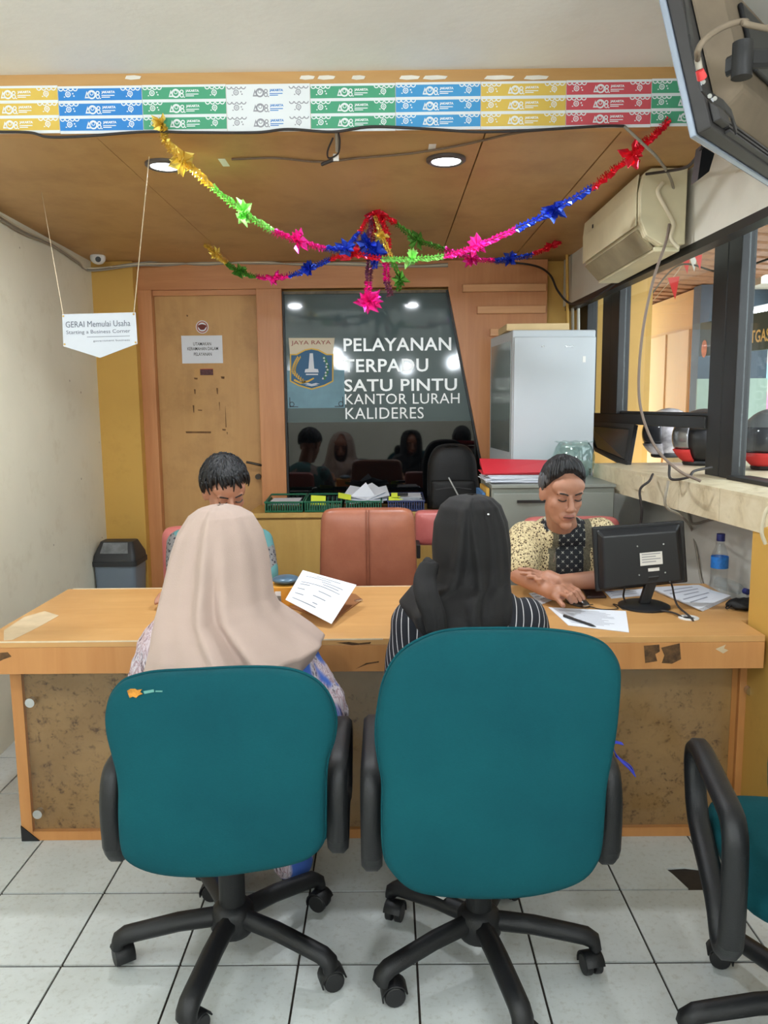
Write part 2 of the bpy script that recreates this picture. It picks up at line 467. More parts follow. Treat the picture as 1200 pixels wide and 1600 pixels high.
# dark glass partition with frosted upper film
def dark_glass(name, c, rough, spec):
    m, nt, b = _new(name); b.inputs['Base Color'].default_value = (*lin(c), 1); b.inputs['Roughness'].default_value = rough
    b.inputs['Specular IOR Level'].default_value = spec; MATS[name] = m; return m
M_dg = dark_glass('dark_glass', (9,11,13), .03, .8)
M_film = dark_glass('frosted_film', (84,100,102), .06, .4)
Yg = Yw + .03
w1 = struct('window_1', MB().prism([(-.621,Yg,2.116),(.364,Yg,2.116),(.568,Yg,1.1),(.615,Yg,.79),(-.626,Yg,.79)], (0,.02,0)), M_dg, 'dark glass partition with frosted upper part')
zf = PD(590,659,Yg).z
ob('frosted_film', MB().prism([(-.618,Yg-.001,2.112),(.360,Yg-.001,2.112),(.360+.204*(2.112-zf)/1.016-.006,Yg-.001,zf),(-.618,Yg-.001,zf)], (0,.0008,0)), M_film, w1)
ob('bead', MB().prism([(.352,Yw+.012,2.116),(.366,Yw+.012,2.116),(.572,Yw+.012,1.1),(.62,Yw+.012,.79),(.606,Yw+.012,.79),(.557,Yw+.012,1.1)], (0,.018,0)), M_black, w1)
ob('bead', MB().box((-.621,Yw+.01,.79), (-.610,Yw+.029,2.116)), M_black, w1)
ob('bead', MB().box((-.61,Yw+.012,2.100), (.352,Yw+.029,2.116)), mat('worn_bead', (120,108,92), .6, var=.4, vs=30), w1)

# lettering on the glass: every letter cut from mirror foil
M_letter = mat('silver_letter', (226,230,230), .35, .25)
def letter_row(s, x0, y0, x1, y1, bold=.015):
    a = PD(x0, y1, Yg-.002); c = PD(x1, y0, Yg-.002)
    vs, fs, lo, hi = text_mesh(s, bold, 1.05)
    sx = (c.x-a.x)/(hi.x-lo.x); sz = (c.z-a.z)/(hi.y-lo.y)
    # split into islands (one per letter)
    par = list(range(len(vs)))
    def find(i):
        while par[i] != i: par[i] = par[par[i]]; i = par[i]
        return i
    key = {}
    for i, v in enumerate(vs):
        k = (round(v.x,4), round(v.y,4))
        if k in key: par[find(i)] = find(key[k])
        else: key[k] = i
    for f in fs:
        for i in f[1:]: par[find(i)] = find(f[0])
    gr = {}
    for f in fs: gr.setdefault(find(f[0]), []).append(f)
    for r, fl in gr.items():
        mb = MB(); idx = {}; pv = []; nf = []
        for f in fl:
            g = []
            for i in f:
                if i not in idx:
                    idx[i] = len(pv); pv.append(V((a.x+(vs[i].x-lo.x)*sx, a.y, a.z+(vs[i].y-lo.y)*sz)))
                g.append(idx[i])
            nf.append(g)
        mb.add(pv, nf)
        ob('letter', mb, M_letter, w1, solid=.003)
letter_row('PELAYANAN', 537, 527, 705, 549)
letter_row('TERPADU', 536, 560, 669, 582)
letter_row('SATU PINTU', 538, 591, 714, 612)
letter_row('KANTOR LURAH', 539, 614, 718, 632, .0)
letter_row('KALIDERES', 540, 636, 662, 655, .0)

# ---- right-hand windows
M_pane = glass('window_glass', (.93,.96,.95), .07)
w2 = thing('window_2', None, None, (wwx(3.5),3.5,1.15), kind='structure'); w2['label'] = 'black framed windows above the tiled counter'
def wbar(y0, y1, z0, z1, t=.06, name='post', off=0):
    return ob(name, MB().prism([(wwx(y0)-t/2+off,y0,z0),(wwx(y1)-t/2+off,y1,z0),(wwx(y1)+t/2+off,y1,z0),(wwx(y0)+t/2+off,y0,z0)], (0,0,z1-z0)), M_black, w2, bevel=.003)
wbar(4.70, 4.86, 1.15, 2.28); wbar(4.20, 4.32, 1.385, 2.28); wbar(4.33, 4.46, 1.385, 2.28, .05)
wbar(3.0, 3.095, 1.15, 2.28, .055); wbar(3.105, 3.215, 1.15, 2.28, .05); wbar(2.32, 2.42, 1.16, 2.28)
wbar(3.216, 4.70, 1.335, 1.385, .07, 'rail'); wbar(2.42, 3.0, 1.105, 1.165, .09, 'rail'); wbar(2.42, 4.70, 2.235, 2.28, .07, 'rail')
wbar(3.216, 4.19, 1.386, 1.40, .03, 'rail')
ob('head_strip', MB().prism([(hwx(2.4)-.002,2.4,1.984),(hwx(4.8)-.002,4.8,1.984),(hwx(4.8)+.052,4.8,1.984),(hwx(2.4)+.052,2.4,1.984)], (0,0,.0295)), M_black, w2)  # plain black strip along the underside of the header wall
for y0, y1, z0 in ((4.465,4.70,1.386),(3.22,4.19,1.402),(2.425,2.995,1.166)):
    ob('pane', MB().prism([(wwx(y0)-.003,y0,z0),(wwx(y1)-.003,y1,z0),(wwx(y1)+.003,y1,z0),(wwx(y0)+.003,y0,z0)], (0,0,2.234-z0)), M_pane, w2)
# hopper sash hinged on the rail and swung into the room
A, Bq = V((wwx(4.66)-.04,4.66,1.335)), V((wwx(3.90)-.04,3.90,1.335))
C4, D4 = PD(982,732,3.72), PD(932,706,4.42)
sash = ob('sash', MB(), M_black, w2) if False else None
ex = (Bq-A).normalized(); eyv = ((D4-A)+(C4-Bq)).normalized(); nn = ex.cross(eyv).normalized()*.022
def sq(u0, u1, v0, v1, k=1.0):
    def pt(u, v): return A*(1-u)*(1-v) + Bq*u*(1-v) + C4*u*v + D4*(1-u)*v
    q = [pt(u0,v0), pt(u1,v0), pt(u1,v1), pt(u0,v1)]
    return [p-nn*k/2 for p in q], [p+nn*k/2 for p in q]
sb = MB()
for r in ((0,1,0,.13),(0,1,.86,1),(0,.06,.13,.86),(.92,1,.13,.86)): sb.hexa(*sq(*r))
sash = ob('sash', sb, M_black, w2, bevel=.002)
ob('pane', MB().hexa(*sq(.06,.92,.13,.86,.3)), mat('dusty_dark_glass', (58,56,54), .18, var=.35, vs=6, stretch=(1,6,1)), sash)

# ---- tiled counter below the windows
def marble():
    m, nt, b = _new('beige_marble'); vec = coords(nt)
    f = ntex(nt, vec, 5, 8, .7, 1.5); g = ntex(nt, vec, 14, 6, .7)
    col = ramp(nt, f, [(.3, lin((176,158,124))), (.48, lin((214,200,168))), (.72, lin((226,214,186)))])
    col = mixc(nt, ramp(nt, g, [(.56, (0,0,0)), (.8, (.45,.45,.45))]), col, lin((140,118,84)))
    nt.links.new(col, b.inputs['Base Color']); b.inputs['Roughness'].default_value = .4; MATS['beige_marble'] = m; return m
M_marble = marble()
ct = struct('trim_5', MB().prism([(cwx(2.42)+.012,2.42,1.046),(cwx(3.86)+.012,3.86,1.046),(1.62,3.86,1.046),(1.62,2.42,1.046)], (0,0,.095)), M_grout, 'beige stone tiled counter under the windows')
ys = [2.412, 2.69, 2.985, 3.33, 3.60, 3.868]
for i in range(5):
    a, b2 = ys[i]+.0015, ys[i+1]-.0015
    ob('tile', MB().prism([(cwx(a)-.001,a,1.141),(cwx(b2)-.001,b2,1.141),(1.63,b2,1.141),(1.63,a,1.141)], (0,0,.010)), M_marble, ct)
    ob('tile', MB().prism([(cwx(a),a,1.036),(cwx(b2),b2,1.036),(cwx(b2)+.012,b2,1.036),(cwx(a)+.012,a,1.036)], (0,0,.105)), M_marble, ct)
ob('tile', MB().prism([(cwx(3.29)-.006,3.29,1.075),(cwx(3.37)-.006,3.37,1.075),(cwx(3.37)-.0005,3.37,1.075),(cwx(3.29)-.0005,3.29,1.075)], (0,0,.06)), M_marble, ct, label='small square cover plate on the counter edge')
# ================================================================== OUTSIDE THE RIGHT-HAND WINDOWS
M_roofw = wood('roof_slat', (150,104,70), (184,136,98), (8,.6,8), .6, 2)
M_conc = mat('pale_concrete', (214,208,192), .8, var=.08, vs=3)
M_slate = mat('slate_blue_paint', (52,66,78), .6, var=.35, vs=4)
M_sage = mat('sage_paint', (132,150,136), .6, var=.1)
struct('ground', MB().box((1.62,2.0,-.2), (9,12,-.02)), mat('yard_concrete', (170,166,156), .85, var=.12, vs=2), 'concrete yard outside the windows')
tag(ob('outer_ledge', MB().prism([(1.64,3.0,1.09),(1.64,4.65,1.09),(1.95,4.65,1.09),(1.95,3.0,1.09)], (0,0,.06)), M_marble, bevel=.003), None, None, kind='structure')
bpy.data.objects['outer_ledge']['label'] = 'stone ledge outside the service window'
struct('wall_outside', MB().box((2.45,6.46,-.02), (2.6,11.0,2.33)), M_yelo, 'yellow wall of the passage outside')
bo = bpy.data.objects['wall_outside']
ob('dado', MB().box((2.432,6.5,-.02), (2.4495,11.0,2.02)), mat('pale_yellow', (226,188,124), .6, var=.05, vs=3), bo)
for y in (7.0,7.8,8.7): ob('batten', MB().box((2.42,y,-.02), (2.4315,y+.07,2.02)), MATS['pale_yellow'], bo)
struct('wall_passage_end', MB().box((1.45,10.9,-.02), (2.6,11.0,2.6)), M_yelo, 'yellow end wall of the passage')
struct('wall_return', MB().box((1.42,4.86,-.02), (1.56,7.4,2.6)), M_yelo, 'yellow outer wall next to the narrow window')
rf = struct('roof', MB().prism([(1.3,3.4,2.46),(2.75,3.4,2.35),(2.75,11,2.35),(1.3,11,2.46)], (0,0,.03)), mat('roof_underside', (112,78,54), .8), 'brown slatted roof over the passage')
for i in range(32):
    y = 3.45 + i*.2
    ob('slat', MB().prism([(1.5,y,2.421),(2.7,y,2.330),(2.7,y+.13,2.330),(1.5,y+.13,2.421)], (0,0,.022)), M_roofw, rf)
struct('canopy', MB().box((2.76,6.0,2.30), (7.5,7.6,2.42)), M_conc, 'pale concrete canopy over the yard')
pc = struct('pillar', MB().box((2.44,6.30,-.02), (2.98,6.45,2.34)), M_slate, 'slate blue pillar with a pale green foot')
ob('foot', MB().box((2.435,6.285,-.02), (2.985,6.2995,1.62)), M_sage, pc)
struct('beam', MB().box((2.98,6.02,2.06), (7.5,6.2,2.30)), M_conc, 'pale beam carrying the canopy')
# sign board of the post
sg = thing('sign_board', 'dark green sign board with gold lettering ATGAS, outside behind the window post', 'sign', (3.2,5.6,-.02))
a = PD(1092,557,6.15); bq = PD(1215,521,5.25); ex = V((bq.x-a.x, bq.y-a.y, 0)).normalized(); ez = V((0,0,1)); on = V((-ex.y*-1, -ex.x, 0)); on = V((ex.y, -ex.x, 0))
if on.y > 0: on = -on
ob('board', MB().prism([a, a+ex*2.0, a+ex*2.0+ez*.25, a+ez*.25], -on*.04), mat('dark_green', (38,60,54), .5, var=.15), sg)
gold = mat('gold_letter', (226,196,120), .5)
def onb(px, py):
    return PP(px, py, a, on) + on*.003
mt = MB(); o0 = onb(1113,548); text_into(mt, 'P', o0, ex, ez, (onb(1122,546)-o0).dot(ex), .065, .02)
o1 = onb(1160,538); text_into(mt, 'SATGAS', o1, ex, ez, (onb(1203,527)-o1).dot(ex), .085, .02)
ob('lettering', mt, gold, sg)
c0 = onb(1101,545)
ob('emblem', MB().prism([c0 + ex*(.036*math.cos(t)) + ez*(.065*math.sin(t)) for t in [2*PI*i/20 for i in range(20)]], on*.002), mat('emblem_orange', (214,130,80), .6, var=.3, vs=40), sg)
for k in (.1, 1.9): ob('post', MB().cyl(V((a.x,a.y,-.02))+ex*k-on*.065, V((a.x,a.y,a.z+.2))+ex*k-on*.065, .02), M_blackp, sg)
tag(ob('plank', MB().hexa([V((2.50,6.10,-.02)),V((2.62,6.10,-.02)),V((2.76,6.25,1.72)),V((2.64,6.25,1.72))], [V((2.50,6.13,-.02)),V((2.62,6.13,-.02)),V((2.76,6.28,1.72)),V((2.64,6.28,1.72))]), mat('white_board', (226,226,214), .7, var=.08)), 'pale white plank leaning against the slate pillar outside', 'plank')
# bright yard wall and shrub
mw = struct('wall_yard', MB().box((3.2,9.6,-.02), (8.0,9.75,2.9)), M_conc, 'pale yard wall with a pink and blue mural')
for x0, z0, x1, z1, c in ((4.25,1.25,4.6,1.62,(240,130,170)),(4.62,1.3,5.1,1.9,(120,190,225)),(4.3,1.64,4.58,1.95,(150,205,235)),(5.12,1.2,5.8,1.8,(245,150,185)),(4.25,.9,5.3,1.22,(250,235,160)),(5.82,1.0,6.6,1.9,(130,200,220))):
    ob('mural_patch', MB().prism([(x0,9.598,z0),(x1,9.598,z0+.05),(x1-.05,9.598,z1),(x0+.08,9.598,z1-.04)], (0,-.002,0)), mat('mural_%d_%d' % (c[0], c[2]), c, .7), mw)
sh = thing('shrub', 'yellow-green leafy shrub in the bright yard outside', 'shrub', (4.15,8.7,-.02))
lm = MB()
for i in range(700):
    t = random.random()*2*PI; u = random.uniform(-1,1); r = .5*random.random()**.4; w = math.sqrt(1-u*u)
    p = V((4.15,8.7,.85)) + V((r*1.1*w*math.cos(t), r*w*math.sin(t), r*1.1*u))
    R = Euler((random.random()*6,random.random()*6,random.random()*6)).to_matrix(); s = random.uniform(.04,.07)
    lm.add([p+R@V((-s,0,0)), p+R@V((0,s*.5,0.005)), p+R@V((s,0,0)), p+R@V((0,-s*.5,.005))], [(0,1,2,3)])
lo_ = ob('foliage', lm, mat('leaf_yellow_green', (150,176,60), .6, var=.4, vs=2), sh); lo_['kind'] = 'stuff'
for i in range(4): ob('stem', MB().cyl((4.15+.05*i-.08,8.7,-.02), (4.15+.2*(i-1.5),8.7+.1*(i%2),.8), .015, .008, 6), mat('bark', (90,66,44), .9), sh)
# red pennants on a line under the roof
M_red = mat('red_cloth', (206,52,50), .8)
ln = thing('pennant_string', 'string of red pennants hanging under the passage roof outside', 'bunting', (1.9,5.6,2.3))
pts = [PD(1020,470,5.9), PD(1053,432,5.4), PD(1072,405,5.0), PD(1092,388,4.7), PD(1130,360,4.4)]
ob('string', MB().tube(bez(pts, 6), .003, 5), mat('string', (200,190,175), .9), ln)
for px, py, h_, d, c in ((1053,434,34,5.4,M_red),(1072,402,26,5.0,M_red),(1083,394,30,4.8,MATS['white_board']),(1092,400,22,4.7,M_red)):
    w_ = h_*.55/1232*d; p = PD(px, py, d); b2 = PD(px+2, py+h_, d)
    ob('pennant', MB().prism([p+V((-w_/2,0,0)), p+V((w_/2,.01,.01)), b2], (0,.002,0)), c, ln)
# overhead wires outside
tag(ob('overhead_wire', MB().tube(bez([PD(1010,470,6), PD(1060,415,5), PD(1130,425,4.6), PD(1215,400,4.2)], 8), .006, 6), M_blackp), 'dark wire strung under the passage roof', 'wire')
# helmets left on the counter outside
def helmet(label, c, yaw, shell, vis, red=False):
    root = thing('helmet', label, 'helmet', c, yaw, 'helmets on the counter')
    def surf(r, a0, a1, z0, z1, n=18, k=10):
        rings = []
        for i in range(k+1):
            ph = z0 + (z1-z0)*i/k; ring = []
            for j in range(n+1):
                th = a0 + (a1-a0)*j/n
                w = math.cos(ph)
                ring.append(V((r*1.12*w*math.cos(th), r*.92*w*math.sin(th), .13 + r*1.02*math.sin(ph))))
            rings.append(ring)
        return MB().loft(rings, False, False)
    ob('shell', surf(.125, -PI+.0, PI, .28, PI/2-.02), shell, root, smooth=60, local=True, solid=.008)
    ob('shell_back', surf(.125, .62, 2*PI-.62, -1.0, .28), shell, root, smooth=60, local=True, solid=.008)
    ob('visor', surf(.129, -.66, .66, -.38, .42), vis, root, smooth=60, local=True, solid=.003)
    ob('chin_bar', surf(.132, -.7, .7, -.95, -.42, 14, 4), M_red if red else shell, root, smooth=60, local=True, solid=.012)
    ob('lining', MB().ell((0,0,.115), (.112,.092,.095)), M_blackp, root, smooth=180, local=True)
    ob('rim', MB().tube([(.075*1.12*math.cos(2*PI*i/24), .07*.92*math.sin(2*PI*i/24), .012) for i in range(24)], .012, 6, True), M_blackp, root, smooth=60, local=True)
    return root
M_vis = mat('smoke_visor', (70,70,74), .08, .3)
M_hwhite = mat('helmet_white', (205,200,204), .25, var=.5, vs=18)
M_hblack = mat('helmet_black', (30,30,32), .35, var=.2)
M_hgrey = mat('helmet_grey', (92,92,92), .45, var=.15)
helmet('pale patterned helmet on the counter, nearest the swung-in sash', (1.50,4.24,1.151), PI+.4, M_hwhite, M_vis)
helmet('black helmet with silver visor and red chin on the counter', (1.475,3.70,1.151), PI+.1, M_hblack, mat('silver_visor', (150,150,152), .12, .6), True)
helmet('grey helmet with a red chin behind the nearest window pane', (1.655,3.42,1.151), PI+.7, M_hgrey, M_vis, True)
# ================================================================== SERVICE DESK
M_dtop = wood('desk_laminate', (196,146,88), (210,162,102), (.6,5,1), .42, 2.5, (188,128,66), .35)
M_dedge = wood('desk_edge', (186,126,70), (200,142,84), (6,6,.6), .45, 2.5)
M_worn = mat('worn_plywood', (206,184,150), .8, var=.15, vs=12)
M_scar = mat('torn_sticker', (98,70,42), .9, var=.5, vs=60)
def stained():
    m, nt, b = _new('stained_panel'); vec = coords(nt)
    f = ntex(nt, vec, 2.2, 6, .65); g = ntex(nt, vec, 30, 8, .8, .15)
    col = ramp(nt, f, [(.35, lin((170,136,92))), (.68, lin((134,102,62)))])
    msk = math_n(nt, 'MULTIPLY', ramp(nt, g, [(.52, (0,0,0)), (.62, (1,1,1))]), ramp(nt, f, [(.42, (0,0,0)), (.55, (1,1,1))]))
    col = mixc(nt, msk, col, lin((78,50,28)))
    nt.links.new(col, b.inputs['Base Color']); b.inputs['Roughness'].default_value = .5; MATS['stained_panel'] = m; return m
M_stain = stained()
ZD = .735
YD0, YD1, XD0, XD1 = 2.345, 3.045, -1.27, 1.245
desk = thing('service_desk', 'long tan laminate service desk with stained front panel', 'desk', (0,2.6,0))
top_poly = [(XD0,YD0,ZD-.02),(XD1-.095,YD0,ZD-.02),(XD1-.095,YD0+.17,ZD-.02),(XD1,YD0+.17,ZD-.02),(XD1,YD1,ZD-.02),(XD0,YD1,ZD-.02)]
ob('desktop', MB().prism(top_poly, (0,0,.02)), M_dtop, desk, bevel=.0015)
ob('apron', MB().box((XD0,YD0,ZD-.105), (XD1-.095,YD0+.03,ZD-.0205)), M_dedge, desk, bevel=.0015)
ob('apron', MB().box((XD0,YD0+.0305,ZD-.105), (XD0+.03,YD1,ZD-.0205)), M_dedge, desk)
ob('apron', MB().box((XD0+.03,YD1-.03,ZD-.105), (XD1,YD1,ZD-.0205)), M_dedge, desk)
M_edgew = mat('chipped_edge', (222,204,172), .8, var=.1, vs=30)
ob('edge_strip', MB().box((XD0,YD0-.0012,ZD-.004), (-.02,YD0-.0001,ZD+.0006)), M_edgew, desk)
ob('edge_strip', MB().box((XD0+.02,YD1-.008,ZD+.0001), (.4,YD1+.001,ZD+.0016)), M_edgew, desk)
for sgn, x in ((0,XD0+.025),(1,XD1-.12)):
    ob('side_panel', MB().box((x,2.50,.03), (x+.03,3.0,ZD-.105)), M_dedge, desk)
    ob('frame_strip', MB().box((x-.001+.019*sgn,2.482,.0), (x+.036+.019*sgn,2.4995,ZD-.105)), M_dedge, desk)
ob('front_board', MB().box((XD0+.056,2.50,.0), (XD1-.121,2.518,ZD-.105)), M_stain, desk)
ob('frame_strip', MB().box((XD0+.062,2.482,.0), (XD1-.102,2.4995,.032)), M_dedge, desk)
ob('frame_strip', MB().box((XD0+.062,2.482,ZD-.145), (XD1-.102,2.4995,ZD-.106)), wood('dark_rail', (120,86,48), (138,100,58), (.6,6,6), .5), desk)
ob('acrylic_sheet', MB().box((XD0+.064,2.476,.034), (XD1-.108,2.481,ZD-.15)), glass('acrylic', (.98,.97,.94), .05, .12), desk)
for px, py in ((47,1098),(59,1272),(1173,1080)):
    p = PD(px, py, 2.46)
    ob('standoff', MB().lathe([(.0,0),(.012,0),(.014,.003),(.014,.014),(.012,.016),(.0,.016)], (0,0,0), 16), M_chrome, desk, smooth=40) if False else \
    ob('standoff', MB().cyl(p+V((0,.016,0)), p+V((0,-.004,0)), .0155, n=18), M_chrome, desk, smooth=40)
p = V((XD0+.024,2.4808,0))
ob('corner_plate', MB().prism([p, p+V((.06,0,0)), p+V((0,0,.055))], (0,-.004,0)), M_blackp, desk)
for q in ([(0,1001),(6,985),(38,964),(70,955),(92,962),(60,980),(20,1000)],):
    ob('worn_patch', MB().prism([PZ(max(x,6), y, ZD+.0002) for x, y in q], (0,0,.0006)), M_worn, desk)
for q in ([(1006,1009),(1030,1007),(1031,1018),(1024,1022),(1027,1033),(1008,1036)], [(1033,1012),(1062,1005),(1064,1030),(1050,1037),(1034,1036),(1038,1024)], [(0,1020),(12,1019),(18,1026),(6,1030),(0,1033)], [(525,1004),(545,1003),(560,1005),(580,1003),(578,1006),(550,1008)], [(556,1045),(572,1036),(592,1033),(592,1035),(574,1038)]):
    ob('torn_patch', MB().prism([PD(x, y, YD0-.0003) for x, y in q], (0,-.0006,0)), M_scar, desk)
ob('chip', MB().prism([PD(x, y, YD0-.0003) for x, y in ((1118,1014),(1134,1007),(1131,1013),(1138,1016),(1130,1021))], (0,-.0006,0)), M_worn, desk)
gp = PZ(1076,966,ZD)
ob('cable_grommet', MB().lathe([(.019,.0002),(.033,.0002),(.033,.003),(.028,.005),(.020,.004),(.019,.0002)], gp, 24, False), M_whitep, desk, smooth=40)
ob('grommet_hole', MB().cyl(gp+V((0,0,.0002)), gp+V((0,0,.001)), .020, n=20), M_blackp, desk)

# ================================================================== TEAL SWIVEL CHAIRS
def fabric(name, c, c2, dirt=None):
    m, nt, b = _new(name); vec = coords(nt); v2 = coords(nt, (40,40,160))
    f = ntex(nt, vec, 3, 5, .6); g = ntex(nt, v2, 4, 3)
    col = ramp(nt, f, [(.3, lin(c)), (.72, lin(c2))])
    col = mixc(nt, math_n(nt, 'MULTIPLY', g, .35), col, tuple(x*.55 for x in lin(c)))
    nt.links.new(col, b.inputs['Base Color']); b.inputs['Roughness'].default_value = .85; b.inputs['Sheen Weight'].default_value = .0; b.inputs['Specular IOR Level'].default_value = .15
    b.inputs['Sheen Tint'].default_value = (*lin((120,190,190)), 1)
    bump(nt, b, ntex(nt, v2, 5, 2), .15, .004); MATS[name] = m; return m
M_teal = fabric('teal_fabric', (11,71,80), (15,84,91))
M_cplast = mat('chair_plastic', (17,18,21), .5, var=.15, vs=20, bmp=.1, bs=300)
M_foam = mat('exposed_foam', (196,132,48), .95, var=.4, vs=60, bmp=.6, bs=120)
M_sticker = mat('sticker_white', (222,220,214), .6)
def base5(root, c, angs, R=.285, hub_z=.115):
    c = V((c[0], c[1], 0))
    hb = MB().lathe([(.0,.075),(.05,.075),(.058,.09),(.056,.135),(.045,.15),(.034,.155),(.034,.30),(.0,.30)], c, 20)
    ob('hub', hb, M_cplast, root, smooth=40)
    ob('column', MB().lathe([(.0,.30),(.027,.30),(.027,.41),(.06,.42),(.06,.435),(0,.435)], c, 18), M_blackp, root, smooth=40)
    legs = []
    for a in angs:
        a = math.radians(a); d = V((math.cos(a), math.sin(a), 0)); s = V((-d.y, d.x, 0))
        pts = [c+d*.04+V((0,0,.118)), c+d*.14+V((0,0,.112)), c+d*(R-.04)+V((0,0,.095)), c+d*(R-.012)+V((0,0,.090)), c+d*(R+.008)+V((0,0,.078)), c+d*(R+.012)+V((0,0,.060))]
        lg = ob('leg', MB().sweep(pts, s, .05, [.05,.046,.042,.042,.036,.03], ch=.35), M_cplast, root, smooth=50)
        e = c + d*(R-.005); q = math.radians(random.uniform(0,360)); sd = V((math.cos(q), math.sin(q), 0)); bk = V((-sd.y, sd.x, 0))*.018
        cb = MB()
        for k in (-1, 1):
            cc = e + bk + V((0,0,.0265)) + sd*(k*.0135)
            cb.cyl(cc - sd*.0095, cc + sd*.0095, .026, n=18)
        cs = ob('caster', cb, M_blackp, lg, smooth=40, bevel=.003)
        hd = [e + bk + V((0,0,.0265)) + V((-bk.x, -bk.y, 0)).normalized()*(.031*math.cos(t)) + V((0,0,.031*math.sin(t))) for t in [PI*i/8 - .3 for i in range(9)]]
        ob('caster_hood', MB().sweep(hd, sd, .050, .004), M_cplast, lg, smooth=50)
        legs.append(lg)
    return legs
def arm(root, X, yr, yf, zt, zb, sx):        # closed loop armrest: pad, upright and slanting front bar
    loop = [(X,yr,zb),(X,yr-.004,zb+.06),(X,yr,zt-.06),(X,yr+.015,zt-.022),(X,yr+.05,zt-.004),(X,yr+.16,zt),(X,yf-.06,zt+.003),(X,yf-.02,zt-.006),(X,yf,zt-.032),(X,yf-.003,zt-.07),(X,yf-.06,zt-.16),(X,yr+.12,zb+.02),(X,yr+.06,zb-.03),(X,yr+.02,zb-.03)]
    pts = bez([V(p) for p in loop] + [V(loop[0])], 3)[:-1]
    return ob('armrest', MB().sweep(pts, (1,0,0), .046, .036, True), M_cplast, root, smooth=60)
def teal_chair(label, hub, angs, outline, yb, tilt, zseat, arms, rz=0, tear=False):
    root = thing('office_chair', label, 'chair', (hub[0],hub[1],0), rz, 'teal swivel chairs')
    legs = base5(root, hub, angs)
    n = V((0, math.cos(tilt), math.sin(tilt)))
    out = outline
    o2 = bez(list(out) + [out[0]], 4)[:-1]
    bk = ob('backrest', MB().pillow(o2, n, .035, .05, 3.2), M_teal, root, smooth=180)
    cx = sum(p.x for p in o2)/len(o2); wmax = (max(p.x for p in o2)-min(p.x for p in o2))/2
    # piping along the rim
    ob('piping', MB().tube([p + n*.012 for p in o2], .004, 6, True), M_teal, bk, smooth=180)
    # seat cushion
    sy0, sy1 = yb+.05, yb+.50; so = []
    for i in range(40):
        t = 2*PI*i/40; e = 2/5.0
        so.append(V((cx + .235*math.copysign(abs(math.cos(t))**e, math.cos(t)), (sy0+sy1)/2 + (sy1-sy0)/2*math.copysign(abs(math.sin(t))**e, math.sin(t)), zseat)))
    ob('seat', MB().pillow(so, (0,0,1), .045, .05, 3), M_teal, root, smooth=180)
    ob('seat_plate', MB().box((hub[0]-.11,hub[1]-.12,.424), (hub[0]+.11,hub[1]+.12,zseat-.036)), M_blackp, root, bevel=.01)
    zlow = min(p.z for p in o2)
    ob('back_bar', MB().sweep(bez([V((cx,hub[1]-.1,.45)), V((cx,yb+.12,.455)), V((cx,yb+.055,zlow+.10)), V((cx,yb+.045,zlow+.2))], 4), (1,0,0), .07, .012), M_blackp, root, smooth=50)
    for (X, yr, yf, zt, zb) in arms: arm(root, X, yr, yf, zt, zb, 1)
    return root, bk, legs, n
def px_outline(pts, ox, oy, sc, d, tilt):
    n = V((0, math.cos(tilt), math.sin(tilt))); p0 = PD(ox+pts[0][0]/sc, oy+600/sc, d)
    return [PP(ox+x/sc, oy+y/sc, p0, n) for x, y in pts]
tl = -.10
oR = px_outline([(560,54),(400,58),(300,80),(200,138),(142,230),(118,340),(110,440),(120,530),(134,610),(133,720),(137,850),(160,920),(225,985),(320,1011),(480,1022),(640,1016),(770,990),(860,950),(908,890),(926,820),(935,700),(942,610),(957,530),(975,430),(986,330),(992,220),(975,160),(930,108),(850,76),(720,58)], 540, 960, 2.308, 1.56, tl)
oL = px_outline([(480,110),(330,118),(250,134),(205,155),(168,200),(151,260),(155,330),(172,400),(190,470),(198,540),(198,640),(208,750),(240,800),(320,835),(430,850),(560,848),(700,830),(830,805),(900,775),(936,720),(940,640),(942,500),(950,430),(972,360),(979,290),(962,220),(920,160),(850,120),(760,104),(620,103)], 100, 1000, 2.308, 1.58, tl)
chR, bkR, legR, nR = teal_chair('tall teal swivel chair, on the right, seating the woman in black headscarf', (.225,1.89), (211,283,354,66,139), oR, 1.56, tl, .475,
    [(PD(580,1280,1.60).x,1.60,1.93,.655,.475), (PD(954,1270,1.62).x,1.62,1.93,.655,.475)])
chL, bkL, legL, nL = teal_chair('low teal swivel chair with a torn corner, seating the woman in beige headscarf', (-.42,1.915), (188,260,334,46,118), oL, 1.58, tl, .475,
    [(PD(174,1260,1.62).x,1.62,1.93,.66,.49), (PD(526,1240,1.63).x,1.63,1.91,.660,.50)])
# the torn corner
def on_back(px, py, d, off=.0): return PP(px, py, PD(px, py, d), V((0,1,0)))
tp = [(199,1079),(204,1076),(211,1076),(214,1078),(222,1077),(219,1081),(223,1084),(217,1086),(213,1090),(208,1088),(203,1090),(201,1085)]
def back_hit(root_ob, px, py, lift):
    # nearest point of the cushion's rear surface along the view ray
    me = root_ob.data; M = WM[root_ob]; from mathutils.bvhtree import BVHTree
    key = root_ob.name
    if key not in BV: BV[key] = BVHTree.FromPolygons([M @ v.co for v in me.vertices], [list(p.vertices) for p in me.polygons])
    r = ray(px, py).normalized(); h = BV[key].ray_cast(CAMP, r)
    return h[0] - r*lift
BV = {}
ob('tear', MB().prism([back_hit(bkL, x, y, .0015) for x, y in tp], (0,-.002,0)), M_foam, bkL, label='torn hole showing yellow foam')
for q in ([(224,1080),(240,1077),(241,1081),(226,1084)], [(243,1079),(254,1079),(254,1081),(243,1081)]):
    ob('tear', MB().prism([back_hit(bkL, x, y, .001) for x, y in q], (0,-.0012,0)), mat('frayed_thread', (96,150,140), .95), bkL)
